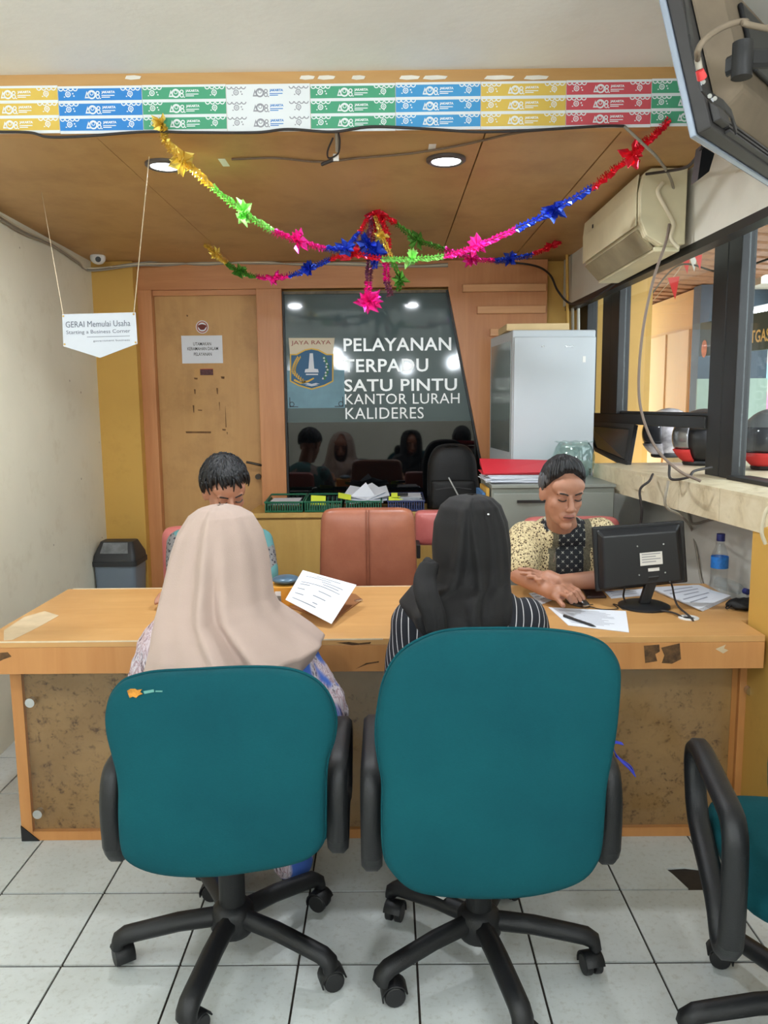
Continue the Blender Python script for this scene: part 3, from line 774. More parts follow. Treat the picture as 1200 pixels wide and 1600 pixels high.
# label on one leg of the tall chair
lr = legR[4]; c = V((.225,1.89,0)); a = math.radians(139); d = V((math.cos(a),math.sin(a),0)); s = V((-d.y,d.x,0))
q = c + d*.10; ob('leg_label', MB().prism([q-s*.020+V((0,0,.1385)), q+s*.020+V((0,0,.1385)), q+d*.06+s*.020+V((0,0,.1365)), q+d*.06-s*.020+V((0,0,.1365))], (0,0,.001)), M_sticker, lr)
# third chair, mostly out of the picture
M3 = Matrix.Translation((.95,1.60,0)) @ Matrix.Rotation(math.radians(-10), 4, 'Z')
def loc3(p): return M3 @ V(p)
r3 = thing('office_chair', 'teal swivel chair cut by the right picture edge, armrest in view', 'chair', (.95,1.60,0), math.radians(-10), 'teal swivel chairs')
WM3 = WM[r3]; WM[r3] = Matrix.Identity(4)      # built in its own frame
base5(r3, (0,0), (118,190,262,334,46))
n3 = V((0, math.cos(-.1), math.sin(-.1)))
o3 = []
for i in range(56):
    t = 2*PI*i/56; e = .62
    cx_, cz_ = math.copysign(abs(math.cos(t))**e, math.cos(t)), math.copysign(abs(math.sin(t))**e, math.sin(t))
    o3.append(V((cx_*(.222+.03*cz_), -.33+.02*cz_, .70 + .27*cz_)))
ob('backrest', MB().pillow(o3, n3, .035, .05, 3.2), M_teal, r3, smooth=180)
so = []
for i in range(40):
    t = 2*PI*i/40; e = .4
    so.append(V((.235*math.copysign(abs(math.cos(t))**e, math.cos(t)), -.04 + .235*math.copysign(abs(math.sin(t))**e, math.sin(t)), .475)))
ob('seat', MB().pillow(so, (0,0,1), .045, .05, 3), M_teal, r3, smooth=180)
ob('seat_plate', MB().box((-.11,-.12,.424), (.11,.12,.439)), M_blackp, r3, bevel=.01)
ob('back_bar', MB().sweep(bez([V((0,-.1,.45)), V((0,-.2,.455)), V((0,-.27,.55)), V((0,-.28,.65))], 4), (1,0,0), .07, .012), M_blackp, r3, smooth=50)
arm(r3, -.262, -.265, .105, .665, .42, 1); arm(r3, .262, -.265, .105, .665, .42, 1)
WM[r3] = WM3

# ================================================================== STAFF CHAIRS BEHIND THE DESK
def leather(name, c, c2):
    m, nt, b = _new(name); vec = coords(nt); f = ntex(nt, vec, 3.5, 6, .65)
    nt.links.new(ramp(nt, f, [(.3, lin(c)), (.7, lin(c2))]), b.inputs['Base Color']); b.inputs['Roughness'].default_value = .38
    bump(nt, b, ntex(nt, vec, 120, 3), .12, .003); MATS[name] = m; return m
M_leath = leather('brown_leather', (132,74,54), (162,100,74))
M_pink = leather('rose_leather', (170,82,80), (196,112,106))
def staff_chair(label, X, Y, z0, z1, w, m, seam=False, bw=.0, f=-1, RB=.25):
    root = thing('staff_chair', label, 'chair', (X,Y+.25*f,0), 0, 'staff chairs behind the desk')
    base5(root, (X,Y+.25*f), (90,162,234,306,18), RB)
    out = []
    for i in range(48):
        t = 2*PI*i/48; e = .22
        cx_, cz_ = math.copysign(abs(math.cos(t))**e, math.cos(t)), math.copysign(abs(math.sin(t))**e, math.sin(t))
        out.append(V((X + cx_*(w/2 + bw*(-cz_)), Y + .03*cz_*0, (z0+z1)/2 + cz_*(z1-z0)/2)))
    bk = ob('backrest', MB().pillow(out, (0,1,0), .05, .05, 4), m, root, smooth=180)
    if seam:
        for dx in (-.006, .006):
            pts = [V((X+dx, Y-.0515, z0+.03)), V((X+dx, Y-.0525, (z0+z1)/2)), V((X+dx, Y-.0510, z1-.03)), V((X+dx, Y-.02, z1-.006))]
            ob('seam', MB().tube(bez(pts, 4), .0022, 6), leather('seam_leather', (120,66,46), (140,80,58)), bk)
    so = []
    for i in range(40):
        t = 2*PI*i/40; e = .4
        so.append(V((X + .23*math.copysign(abs(math.cos(t))**e, math.cos(t)), Y + .28*f + .20*math.copysign(abs(math.sin(t))**e, math.sin(t)), .47)))
    ob('seat', MB().pillow(so, (0,0,1), .035, .05, 3), m, root, smooth=180)
    ob('back_bar', MB().sweep(bez([V((X,Y+.15*f,.425)), V((X,Y+.03,.43)), V((X,Y+.058,.55)), V((X,Y+.055,z0+.05))], 4), (1,0,0), .07, .012), M_blackp, root, smooth=50)
    return root
a = PD(497,800,3.35); b2 = PD(652,800,3.35); zt = PD(575,793,3.35).z
staff_chair('brown leather chair with centre seam, back turned behind the desk', (a.x+b2.x)/2, 3.35, .62, zt, (b2.x-a.x)-.01, M_leath, True, .008)
a = PD(648,800,3.74); zt = PD(670,797,3.74).z; zb = PD(670,851,3.74).z
sc2 = staff_chair('rose leather chair with low back near the ledge', a.x+.14, 3.74, zb, zt, .28, M_pink, RB=.15)
ob('armrest', MB().box(tuple(PD(651,873,3.58)), tuple(PD(657,851,3.58)+V((0,.13,0)))), M_blackp, sc2, bevel=.004)
zt = PD(965,806,3.38).z
staff_chair('rose leather chair behind the man at the monitor', PD(892,820,3.38).x, 3.38, zt-.33, zt, .42, M_pink)
a = PD(250,830,3.45); zt = PD(256,822,3.45).z
staff_chair('rose leather chair behind the man with dark hair', a.x+.22, 3.45, zt-.36, zt, .42, M_pink)

# ================================================================== LEDGE CABINETS UNDER THE GLASS
M_cab = wood('cabinet_front', (190,150,78), (204,166,94), (5,5,.6), .5, 2, (160,120,60), .3)
zl = .843; xl0 = PD(388,805,4.42).x
led = thing('low_cabinet', 'long low tan cabinet under the dark glass', 'cabinet', (0,4.6,0))
ob('top', MB().box((xl0,4.41,zl-.028), (.585,4.788,zl)), M_cab, led, bevel=.003)
ob('body', MB().box((xl0+.01,4.445,.06), (.58,4.787,zl-.0285)), M_cab, led)
ob('plinth', MB().box((xl0+.03,4.47,0), (.56,4.78,.0595)), M_blackp, led)
for i in range(3):
    w = (.58-xl0-.01)/3; x = xl0+.012+w*i
    dr = ob('door', MB().box((x+.002,4.426,.075), (x+w-.004,4.4445,zl-.04)), M_cab, led, bevel=.002)
    ob('handle', MB().box((x+w-.05,4.412,zl-.16), (x+w-.035,4.4255,zl-.07)), M_blackp, dr, bevel=.003)

# ================================================================== STEEL CABINETS
M_steelw = mat('white_steel', (182,188,192), .35, .0, var=.03, vs=2)
M_steelg = mat('grey_steel', (134,138,130), .42, .1, var=.08, vs=3)
R6 = math.radians(5)
fl = PD(800,600,3.98); frt = PD(932,600,3.98); ztop = PD(866,515,3.98).z; wlk = frt.x-fl.x
lk = thing('steel_locker', 'tall white steel locker in the corner by the window', 'locker', ((fl.x+frt.x)/2,3.98,0), R6)
WL = WM[lk]; WM[lk] = Matrix.Identity(4); hw = wlk/2
ob('body', MB().box((-hw,.012,.04), (hw,.52,ztop)), M_steelw, lk, bevel=.006)
dr = ob('door', MB().box((-hw+.004,-.006,.05), (hw-.004,.0115,ztop-.035)), M_steelw, lk, bevel=.004)
ob('plinth', MB().box((-hw+.02,.03,0), (hw-.02,.5,.0395)), M_blackp, lk)
ob('side_panel', MB().box((-hw-.0015,.05,1.2), (-hw-.0002,.49,ztop-.05)), mat('grey_mirror', (150,160,156), .15, .6), lk)
ob('vent', MB().box((.05,-.0075,ztop-.085), (.09,-.0062,ztop-.078)), M_chrome, dr)
ob('vent', MB().box((-.07,-.0075,ztop-.085), (-.055,-.0062,ztop-.078)), M_chrome, dr)
ob('sticker', MB().box((.14,-.0075,ztop-.16), (.155,-.0062,ztop-.13)), M_sticker, dr)
ob('handle', MB().box((hw-.03,-.02,1.0), (hw-.018,-.0062,1.12)), M_chrome, dr, bevel=.003)
WM[lk] = WL
pb = PD(788,512,4.1); pc2 = PD(884,512,4.1)
tag(ob('flat_box', MB().box((pb.x,4.02,ztop+.0005), (pc2.x,4.32,ztop+.035)), mat('cardboard', (206,180,134), .8, var=.08), bevel=.003), 'flat beige cardboard box lying on top of the white locker', 'box')
a = PD(769,758,3.52); b2 = PD(965,757,3.52); zc = a.z
fc = thing('filing_cabinet', 'grey steel filing cabinet behind the man at the monitor', 'filing cabinet', ((a.x+b2.x)/2,3.75,0))
ob('body', MB().box((a.x,3.53,.03), (b2.x-.01,3.955,zc-.016)), M_steelg, fc, bevel=.003)
ob('top', MB().box((a.x-.003,3.515,zc-.0155), (b2.x-.007,3.96,zc)), M_steelg, fc, bevel=.003)
ob('plinth', MB().box((a.x+.02,3.55,0), (b2.x-.03,3.93,.0295)), M_blackp, fc)
for i in range(3):
    z0 = .05 + i*(zc-.08)/3
    dr = ob('drawer', MB().box((a.x+.006,3.515,z0), (b2.x-.016,3.5295,z0+(zc-.08)/3-.008)), M_steelg, fc, bevel=.003)
    ob('handle', MB().box(((a.x+b2.x)/2-.17,3.506,z0+(zc-.08)/3-.05), ((a.x+b2.x)/2-.02,3.5148,z0+(zc-.08)/3-.038)), M_black, dr)
    ob('lock', MB().cyl((b2.x-.13,3.509,z0+.2), (b2.x-.13,3.5148,z0+.2), .009, n=12), M_chrome, dr)
FCZ, FCX0, FCX1 = zc, a.x, b2.x
# ================================================================== BANNER STRIPS ON THE DROPPED CEILING EDGE
def ring2(mb, c, ex, ez, r, w, n=16, a0=0, a1=2*PI):
    o = []; i_ = []
    for k in range(n+1):
        t = a0 + (a1-a0)*k/n; d = ex*math.cos(t) + ez*math.sin(t)
        o.append(c + d*r); i_.append(c + d*(r-w))
    mb.add(o + i_, [[k, k+1, n+2+k, n+1+k] for k in range(n)])
def bar2(mb, a, ex, ez, w, h): mb.add([a, a+ex*w, a+ex*w+ez*h, a+ez*h], [(0,1,2,3)])
def strip_print():
    mb = MB(); ex = V((1,0,0)); ez = V((0,0,1)); Y = -.0008
    def P(x, z): return V((x, Y, z))
    # scallops hanging from the top edge at both ends
    for x0 in (.004,.018,.034,.048): ring2(mb, P(x0+.006,.0345), ex, ez, .008, .003, 8, PI, 2*PI)
    for x0 in (.195,.210,.226,.240): ring2(mb, P(x0+.006,.0345), ex, ez, .008, .003, 8, PI, 2*PI)
    for cx in (.031,.222):                       # curled flower marks
        ring2(mb, P(cx,.018), ex, ez, .0085, .0028); ring2(mb, P(cx,.018), ex, ez, .0035, .0018); bar2(mb, P(cx-.013,.009), ex, ez, .004, .003)
    bar2(mb, P(.044,.018), ex, ez, .004, .004); bar2(mb, P(.047,.011), ex, ez, .004, .004); bar2(mb, P(.222,.007), ex, ez, .003, .004)
    # the big 498-style mark: triangle, ring, figure eight
    a, b, c = P(.082,.006), P(.097,.006), P(.089,.027)
    mb.add([a, b, c, P(.086,.010), P(.0925,.010), P(.0892,.018)], [(0,1,4,3),(1,2,5,4),(2,0,3,5)])
    ring2(mb, P(.104,.0165), ex, ez, .0132, .0045, 20); ring2(mb, P(.104,.020), ex, ez, .006, .002, 12)
    ring2(mb, P(.1225,.021), ex, ez, .0062, .003, 12); ring2(mb, P(.1225,.0105), ex, ez, .0066, .003, 12)
    bar2(mb, P(.128,.004), ex, ez, .004, .003)
    m2 = MB()
    text_into(m2, 'JAKARTA', P(.134,.018), ex, ez, .042, .009, .05)
    bar2(m2, P(.134,.0125), ex, ez, .040, .0026); bar2(m2, P(.134,.0075), ex, ez, .026, .0026)
    return mb, m2
pm, pt = strip_print()
pme = pm.mesh('print'); tme = pt.mesh('print_name')
M_pw = mat('print_white', (232,236,238), .7); M_pg = mat('print_grey', (150,150,158), .7); M_pb = mat('print_blue', (60,130,200), .7)
pme_g = pme.copy(); tme_b = tme.copy()
pme.materials.append(M_pw); tme.materials.append(M_pw); pme_g.materials.append(M_pg); tme_b.materials.append(M_pb)
BC = {'yellow': (222,188,84), 'blue': (48,132,206), 'green': (74,160,122), 'white': (220,224,234), 'sky blue': (66,152,208), 'red': (208,82,92)}
edges = [-20, 92, 223, 354, 485, 618, 751, 884, 1017, 1150]
cols = ['yellow','blue','green','white','green','sky blue','yellow','red','green']
labs = ['yellow banner sheet at the left picture edge, three printed strips', 'deep blue banner sheet beside the leftmost yellow one, three strips', 'green banner sheet where the yellow-gold garland end hangs', 'white banner sheet with grey marks, three strips', 'green banner sheet between the white and the sky blue sheets', 'sky blue banner sheet, three printed strips', 'yellow banner sheet between the sky blue and red sheets', 'red banner sheet, three printed strips', 'green banner sheet partly hidden by the hanging television']
backing = mat('banner_white', (228,232,234), .7)
for i, cn in enumerate(cols):
    x0 = PD(edges[i], 165, YBULK).x; x1 = PD(edges[i+1], 165, YBULK).x
    if i == 0: x0 = x1 - .256
    if i == 8: x1 = x0 + .256
    zb = ZC - .006 + random.uniform(-.003,.002); W_ = x1 - x0
    r = thing('banner_sheet', labs[i], 'banner', (x0, YBULK-.002, zb), 0, 'printed banner sheets on the ceiling edge')
    ob('sheet', MB().box((.0005,-.0002,0), (W_-.0005,.0018,.137)), backing, r, local=True)
    bm_ = mat('banner_'+cn.replace(' ','_'), BC[cn], .65)
    for k in range(3):
        z = .0085 + k*.0435
        b = ob('strip', MB().box((.001,-.0006,0), (W_-.001,-.0003,.0345)), bm_, r, local=True); b.location = (0,0,z)
        for nm, me in (('print', pme_g if cn == 'white' else pme), ('print_name', tme_b if cn == 'white' else tme)):
            q = bpy.data.objects.new(nm, me); COL.objects.link(q); q.parent = b; q['kind'] = 'stuff'; q.scale = (W_/.2585,1,1)

# ================================================================== CEILING LAMPS
def emis(name, c, s):
    if name in MATS: return MATS[name]
    m = bpy.data.materials.new(name); m.use_nodes = True; nt = m.node_tree; nt.nodes.remove(nt.nodes['Principled BSDF'])
    e = _nd(nt, 'ShaderNodeEmission'); e.inputs['Color'].default_value = (*c, 1); e.inputs['Strength'].default_value = s
    nt.links.new(e.outputs[0], nt.nodes['Material Output'].inputs['Surface']); MATS[name] = m; return m
M_led = emis('led_disc', (.86,.93,1.0), 6.0)
M_lrim = mat('lamp_rim', (90,84,80), .4, .4)
def lamp(name, label, x, y, z, r, watt, cat='lamp', grp=None, rim=M_lrim):
    root = thing(name, label, cat, (x,y,z-.014), 0, grp)
    ob('rim', MB().lathe([(r*.86,.0136),(r*1.18,.0136),(r*1.18,.006),(r*1.0,.0),(r*.88,.004),(r*.86,.0136)], (0,0,0), 28, False), rim, root, local=True, smooth=40)
    ob('diffuser', MB().lathe([(.0,.0045),(r*.87,.0045),(r*.87,.0085),(.0,.0085)], (0,0,0), 28), M_led, root, local=True)
    L = bpy.data.lights.new(name + '_light', 'AREA'); L.shape = 'DISK'; L.size = r*1.7; L.energy = watt; L.color = (.90,.95,1.0)
    lo = bpy.data.objects.new('bulb', L); COL.objects.link(lo); lo.parent = root; lo.location = (0,0,-.003)
    return root
l1 = PZ(258,256,ZC); l2 = PZ(697,248,ZC)
lamp('downlight', 'round white downlight beside the gold end of the garland', l1.x, l1.y, ZC, .058, DOWN_W, grp='downlights in the plywood ceiling')
lamp('downlight', 'round white downlight in the middle of the plywood ceiling', l2.x, l2.y, ZC, .058, DOWN_W, grp='downlights in the plywood ceiling')
M_globe = emis('lit_globe', (.86,.935,1.0), LAMP_L)  # ceiling lamps given globe shape and long stems so they brighten the ceiling
for i, (x, y, w) in enumerate(((-2.2,.9,'nearest the left wall, front row'),(-.6,.5,'in the middle of the front row'),(.9,.5,'nearest the right wall, front row'),(-2.2,-1.2,'nearest the left wall, middle row'),(-.6,-1.2,'in the middle of the room'),(.9,-1.2,'nearest the right wall, middle row'),(-1.4,-2.7,'on the left of the rear row'),(.3,-2.7,'on the right of the rear row'))):
    root = thing('globe_lamp', 'waiting room ceiling lamp shaped as a hanging globe to brighten the ceiling, ' + w, 'lamp', (x,y,ZF-.55), 0, 'waiting room lamps')
    ob('globe', MB().ell((0,0,.095), (.095,.095,.095)), M_globe, root, local=True, smooth=180)
    ob('cap', MB().lathe([(0,.186),(.04,.186),(.012,.215),(.008,.22),(.008,.52),(.05,.53),(.05,.549),(0,.549)], (0,0,0), 20), M_whitep, root, local=True, smooth=40)

# fluorescent tubes outside, under the canopy and in the passage
M_tube = emis('lit_tube', (.86,.92,1.0), 24.0)
for (p0_, p1_, lb) in ((PD(1150,496,5.9), PD(1236,478,5.9), 'lit fluorescent tube under the canopy outside'), ):
    t_ = thing('tube_lamp', lb, 'lamp', tuple(p0_))
    ob('tube', MB().cyl(p0_, p1_, .018, n=12), M_tube, t_, smooth=60)
    ob('batten', MB().sweep([p0_+V((0,0,.035)), p1_+V((0,0,.035))], (0,1,0) if abs((p1_-p0_).x) > .3 else (1,0,0), .05, .03), M_whitep, t_)
    for q_ in (p0_, p1_): ob('holder', MB().box((q_.x-.012,q_.y-.012,q_.z-.018), (q_.x+.012,q_.y+.012,q_.z+.02)), M_whitep, t_)
# small bits on the plywood ceiling
tp = mat('tape', (226,222,214), .7)
for (px, py, nm) in ((346,254,'white paper tab taped to the ceiling, right of the left downlight'),(676,231,'white paper tab taped beside the middle downlight')):
    p = PZ(px, py-6, ZC); e = PZ(px+2, py+10, ZC)
    tag(ob('paper_tab', MB().box((p.x-.012,min(p.y,e.y),ZC-.001), (p.x+.012,min(p.y,e.y)+.085 if px<500 else min(p.y,e.y)+.06,ZC-.0002)), tp), nm, 'paper tab')
# cables
M_cabk = mat('cable_black', (44,38,36), .6); M_cagr = mat('cable_grey', (150,142,128), .6); M_cawh = mat('cable_cream', (206,194,166), .6)
def cable(pts, r, m, label, name='cable', n=8):
    return tag(ob(name, MB().tube(bez(pts, n), r, 7), m, smooth=60), label, 'cable')
Yk = YBULK - .01
cable([PD(-20,206,Yk), PD(45,207,Yk), PD(75,214,Yk), PD(130,213,Yk), PD(225,206,Yk), PD(300,207,Yk), PD(400,207,Yk), PD(450,202,Yk), PD(520,206,Yk), PD(580,198,Yk), PD(660,201,Yk), PD(740,206,Yk), PD(800,205,Yk), PD(860,202,Yk), PD(940,197,Yk), PD(975,197,Yk)], .0042, M_cabk, 'long black cable sagging under the banner sheets')
cable([PD(975,197,Yk), PZ(1005,225,ZC-.05), PZ(1030,250,ZC-.08), PD(1050,285,2.95), PD(1055,330,2.98), PD(1048,365,2.98)], .0048, M_cagr, 'grey cable looping down towards the air conditioner')
cable([PZ(362,249,ZC-.006), PZ(430,247,ZC-.006), PZ(500,253,ZC-.006), PZ(560,247,ZC-.006), PZ(640,240,ZC-.006), PZ(720,227,ZC-.006), PZ(800,209,ZC-.006), PD(850,203,Yk)], .0036, mat('cable_brown', (104,84,64), .6), 'brown cable stapled across the plywood ceiling')
hk = thing('ceiling_hook', 'small metal bracket with a wire loop and white tag on the ceiling', 'bracket', tuple(PZ(525,208,ZC-.001)))
p = PZ(526,206,ZC-.001); e = PZ(527,236,ZC-.03)
ob('rod', MB().cyl(p, e, .006, n=10), M_cagr, hk)
ob('wire_loop', MB().tube(bez([p+V((.006,0,-.004)), PZ(531,222,ZC-.02), PZ(528,240,ZC-.035), PZ(514,247,ZC-.04), PZ(512,236,ZC-.03), PZ(520,216,ZC-.012)], 6), .003, 6), M_cabk, hk)
ob('tag', MB().obox(PZ(525,246,ZC-.04), .018, .002, .022), tp, hk)
ob('connector', MB().cyl(PZ(503,257,ZC-.045), PZ(520,250,ZC-.04), .006, n=8), M_cabk, hk)
# wire bundle along left wall and back wall
for i, (m, dz) in enumerate(((M_cagr,0),(M_cawh,.008),(M_cagr,-.008))):
    pts = []
    for y_, zz in ((2.9,ZC-.03),(3.3,ZC-.025),(3.7,ZC-.04),(4.1,ZC-.03),(4.45,ZC-.05),(4.66,ZC-.055)):
        pts.append(V((lwx(y_)+.008+.004*i, y_, zz+dz*random.uniform(.6,1.4))))
    pts += [PD(215,411+2*i,4.70), PD(260,409+3*i,4.79), PD(320,414-2*i,4.79), PD(400,408+2*i,4.79), PD(470,414-i,4.79), PD(540,410+i*2,4.79), PD(640,415+i,4.79), PD(700,412+2*i,4.79)]
    cable(pts, .005, m, ('grey cable lowest of the bundle along the left wall and above the door','cream cable in the bundle along the left wall and above the door','grey cable uppermost in the bundle along the left wall')[i])
cable([PD(765,408,4.75), PD(830,414,4.7), PD(858,428,4.55), PD(872,455,4.4), PD(893,475,4.3), PD(925,467,4.0), PD(965,440,3.8)], .006, M_cabk, 'dark cable looping from the cladding to the window head')
for k, px in enumerate((886,894,903)):
    tag(ob('pipe', MB().tube([PD(px,394,4.68), PD(px+.6,470,4.68), PD(px+1,560,4.68)], .009, 8), (M_yel, M_cagr, M_white)[k], smooth=60), ('thin yellow pipe in the corner above the locker','thin grey pipe in the corner above the locker','thin white pipe in the corner, nearest the window')[k], 'pipe')
# CCTV dome
cc = PD(153,403,4.55); cv = thing('security_camera', 'small white dome security camera in the ceiling corner', 'camera', tuple(cc))
ob('mount', MB().lathe([(0,.0),(.035,.0),(.038,.02),(0,.02)], cc+V((0,0,.018)), 20), M_whitep, cv, smooth=40)
ob('dome', MB().ell(cc, (.042,.042,.036)), M_whitep, cv, smooth=180)
ob('lens', MB().cyl(cc+V((.012,-.03,-.012)), cc+V((.016,-.044,-.016)), .015, n=14), M_blackp, cv, smooth=40)

# ================================================================== HANGING SIGN
Ys = 2.72
q = [PD(*c, Ys) for c in ((97,491),(211,488),(214,537),(156,559),(99,541))]
sg2 = thing('hanging_sign', 'white hanging sign reading GERAI Memulai Usaha on strings', 'sign', tuple(q[3]))
ob('board', MB().prism(q, (0,.006,0)), mat('sign_white', (206,211,219), .4), sg2)
ex = (q[1]-q[0]).normalized(); ez = V((0,0,1)); off = V((0,-.0008,0))
M_signt = mat('sign_text', (96,102,116), .7)
mt = MB(); o_ = PD(103,512,Ys)+off; text_into(mt, 'GERAI Memulai Usaha', o_, ex, ez, (PD(204,512,Ys).x-o_.x), .020, .0)
o_ = PD(104,524,Ys)+off; text_into(mt, 'Starting a Business Corner', o_, ex, ez, (PD(204,524,Ys).x-o_.x), .016, .0)
o_ = PD(146,535,Ys)+off; bar2(mt, PD(136,527,Ys)+off, ex, ez, PD(203,527,Ys).x-PD(136,527,Ys).x, .0014); text_into(mt, 'government business', o_, ex, ez, (PD(203,535,Ys).x-o_.x), .008)
ob('lettering', mt, M_signt, sg2)
for c in ((99,494),(209,491),(101,538),(212,535)): ob('rivet', MB().cyl(PD(*c,Ys)+V((0,-.0012,0)), PD(*c,Ys)+V((0,.0,0)), .0035, n=8), mat('brass', (170,140,80), .4, .8), sg2)
M_str = mat('twine', (196,180,150), .9)
ob('string', MB().tube([PD(209,491,Ys), PZ(233,245,ZC)], .0016, 6), M_str, sg2)
ob('string', MB().tube([PD(99,494,Ys), PZ(65,300,ZC)], .0009, 6), M_str, sg2)

# ================================================================== NOTICES ON THE DOOR AND GLASS
Yd = Yw + .0442
def sheet(name, x0, y0, x1, y1, Y, m, label, cat, th=.0012):
    a = PD(x0, y1, Y); c = PD(x1, y0, Y)
    return tag(ob(name, MB().box((a.x,Y-th,a.z), (c.x,Y-.0001,c.z)), m), label, cat)
a = PD(285,568,Yd); c = PD(347,524,Yd)
nt_ = thing('door_notice', 'white paper notice UTAMAKAN KERAMAHAN DALAM PELAYANAN on the door', 'notice', (a.x,Yd,a.z))
ob('sheet', MB().box((a.x,Yd-.0012,a.z), (c.x,Yd-.0001,c.z)), M_paper, nt_)
mt = MB()
for s, x0, x1, yb in (('UTAMAKAN',302,330,540),('KERAMAHAN DALAM',293,341,547.5),('PELAYANAN',303,331,556)):
    o_ = PD(x0, yb, Yd-.0015); text_into(mt, s, o_, V((1,0,0)), ez, PD(x1,yb,Yd).x-o_.x, .019, .008)
ob('lettering', mt, M_dark, nt_)
st = PD(316,511,Yd); s1 = thing('round_sticker', 'round white sticker with a brown emblem on the door', 'sticker', tuple(st))
ob('disc', MB().cyl(st, st+V((0,-.001,0)), .038, n=28), M_paper, s1)
mb = MB(); ring2(mb, st+V((0,-.0016,0)), V((1,0,0)), ez, .034, .008, 24); ob('ring', mb, mat('brick_print', (176,110,90), .7), s1)
ob('emblem', MB().prism([st+V((.024*math.cos(t)*(1+.2*math.sin(3*t)),-.0012,.017*math.sin(t))) for t in [2*PI*i/18 for i in range(18)]], (0,-.0006,0)), mat('maroon_print', (110,48,38), .7), s1)
a = PD(304,588,Yd); c = PD(334,576,Yd)
s2 = thing('small_sticker', 'small rectangular orange and brown sticker under the door notice', 'sticker', (a.x,Yd,a.z))
ob('sheet', MB().box((a.x,Yd-.001,a.z), (c.x,Yd-.0001,c.z)), mat('sticker_ochre', (196,150,92), .7), s2)
ob('photo', MB().box((a.x+.035,Yd-.0016,a.z+.006), (c.x-.004,Yd-.0011,c.z-.004)), mat('photo_brown', (96,60,62), .7, var=.4, vs=60), s2)
ob('band', MB().box((a.x+.035,Yd-.0016,c.z-.0039), (c.x-.004,Yd-.0011,c.z-.0005)), mat('band_red', (176,60,56), .7), s2)

# city crest poster on the glass
Yq = Yg - .0025
pale = thing('notice_sheet', 'pale blue ornamented sheet behind the crest on the glass', 'notice', tuple(PD(493,640,Yq)))
a = PD(450,638,Yq); c = PD(538,578,Yq)
ob('sheet', MB().box((a.x,Yq-.0006,a.z), (c.x,Yq,c.z)), mat('pale_blue_print', (120,160,176), .6, var=.15, vs=8), pale)
mb = MB()
for sx, x in ((1,a.x+.012),(-1,c.x-.012)):
    ring2(mb, V((x+sx*.012,Yq-.0009,a.z+.024)), V((1,0,0)), ez, .016, .005, 12); bar2(mb, V((min(x,x+sx*.05),Yq-.0009,a.z+.006)), V((1,0,0)), ez, .05, .005); bar2(mb, V((x-.002,Yq-.0009,a.z+.006)), V((1,0,0)), ez, .005, .06)
ob('ornament', mb, mat('ornament_ink', (70,80,84), .7), pale)
cr = thing('crest_poster', 'city crest poster with JAYA RAYA, monument, rice and cotton on the glass', 'crest', tuple(PD(487,606,Yg-.004)))
Yc_ = Yg - .0040
def Q(x, y, k=0): p = PD(x, y, Yc_); p.y = Yc_ - k*.0006; return p
def flat(name, pts, m, k, par=None): return ob(name, MB().prism([Q(x, y, k) for x, y in pts], (0,-.0004,0)), m, par or cr)
M_crm = mat('crest_cream', (226,214,190), .6); M_crgold = mat('crest_gold', (222,180,60), .5); M_crblue = mat('crest_blue', (28,92,134), .5); M_crgreen = mat('crest_green', (52,120,80), .6); M_crred = mat('crest_red', (150,50,44), .6)
flat('field', [(451,528),(523,528),(520,555),(453,555)], M_crm, 0)
mt = MB(); o_ = Q(455,540.5,1.5); text_into(mt, 'JAYA RAYA', o_, V((1,0,0)), ez, Q(517,540,1).x-o_.x, .030, .0)
ob('lettering', mt, M_crred, cr)
flat('border', [(453,553),(463,553),(476,546),(487,544),(498,546),(511,553),(521,553),(521,596),(508,603),(487,609),(466,603),(453,596)], M_crgold, 1)
sd = flat('shield', [(455,555),(464,555),(477,548),(487,546),(497,548),(510,555),(519,555),(519,595),(507,601),(487,607),(467,601),(455,595)], M_crblue, 2)
flat('monument', [(484,552),(489,552),(491,576),(497,577),(498,582),(476,582),(477,577),(482,576)], M_paper, 3, sd)
flat('base_step', [(478,584),(497,584),(497,586),(478,586)], M_paper, 3, sd)
for k in range(2): flat('wave', [(474+3*k,600+2*k),(481,598.5+2*k),(487,600+2*k),(494,598.5+2*k),(500-3*k,600+2*k),(494,600+2*k),(487,601.5+2*k),(481,600+2*k)], M_paper, 3, sd)
for i in range(15):
    t = i/14; x = 467 - 8*math.sin(PI*t*.9) + 12*max(0,t-.62)**1*2.2; y = 558 + 38*t
    for sx in (-1.6, 1.6):
        cxp, cyp = x + sx, y
        flat('rice_grain', [(cxp-1.6,cyp+1.2),(cxp+sx*.5,cyp-2.4),(cxp+1.6,cyp+1.2),(cxp,cyp+2.6)], M_crgold, 3, sd)
flat('rice_stem', [(460,592),(470,597),(482,594),(490,590),(491,592),(482,597),(470,600),(459,595)], M_crgold, 3, sd)
for i in range(8):
    t = i/7; x = 503 + 9*math.sin(PI*(.12+.75*t)); y = 559 + 32*t
    flat('cotton_leaf', [(x-3.4,y),(x,y-3.4),(x+3.4,y),(x,y+3.4)], M_crgreen, 3, sd)
    flat('cotton', [(x-1.8-2*(i%2),y+1),(x-2*(i%2),y-1.6),(x+1.8-2*(i%2),y+1),(x-2*(i%2),y+2)], M_paper, 4, sd)

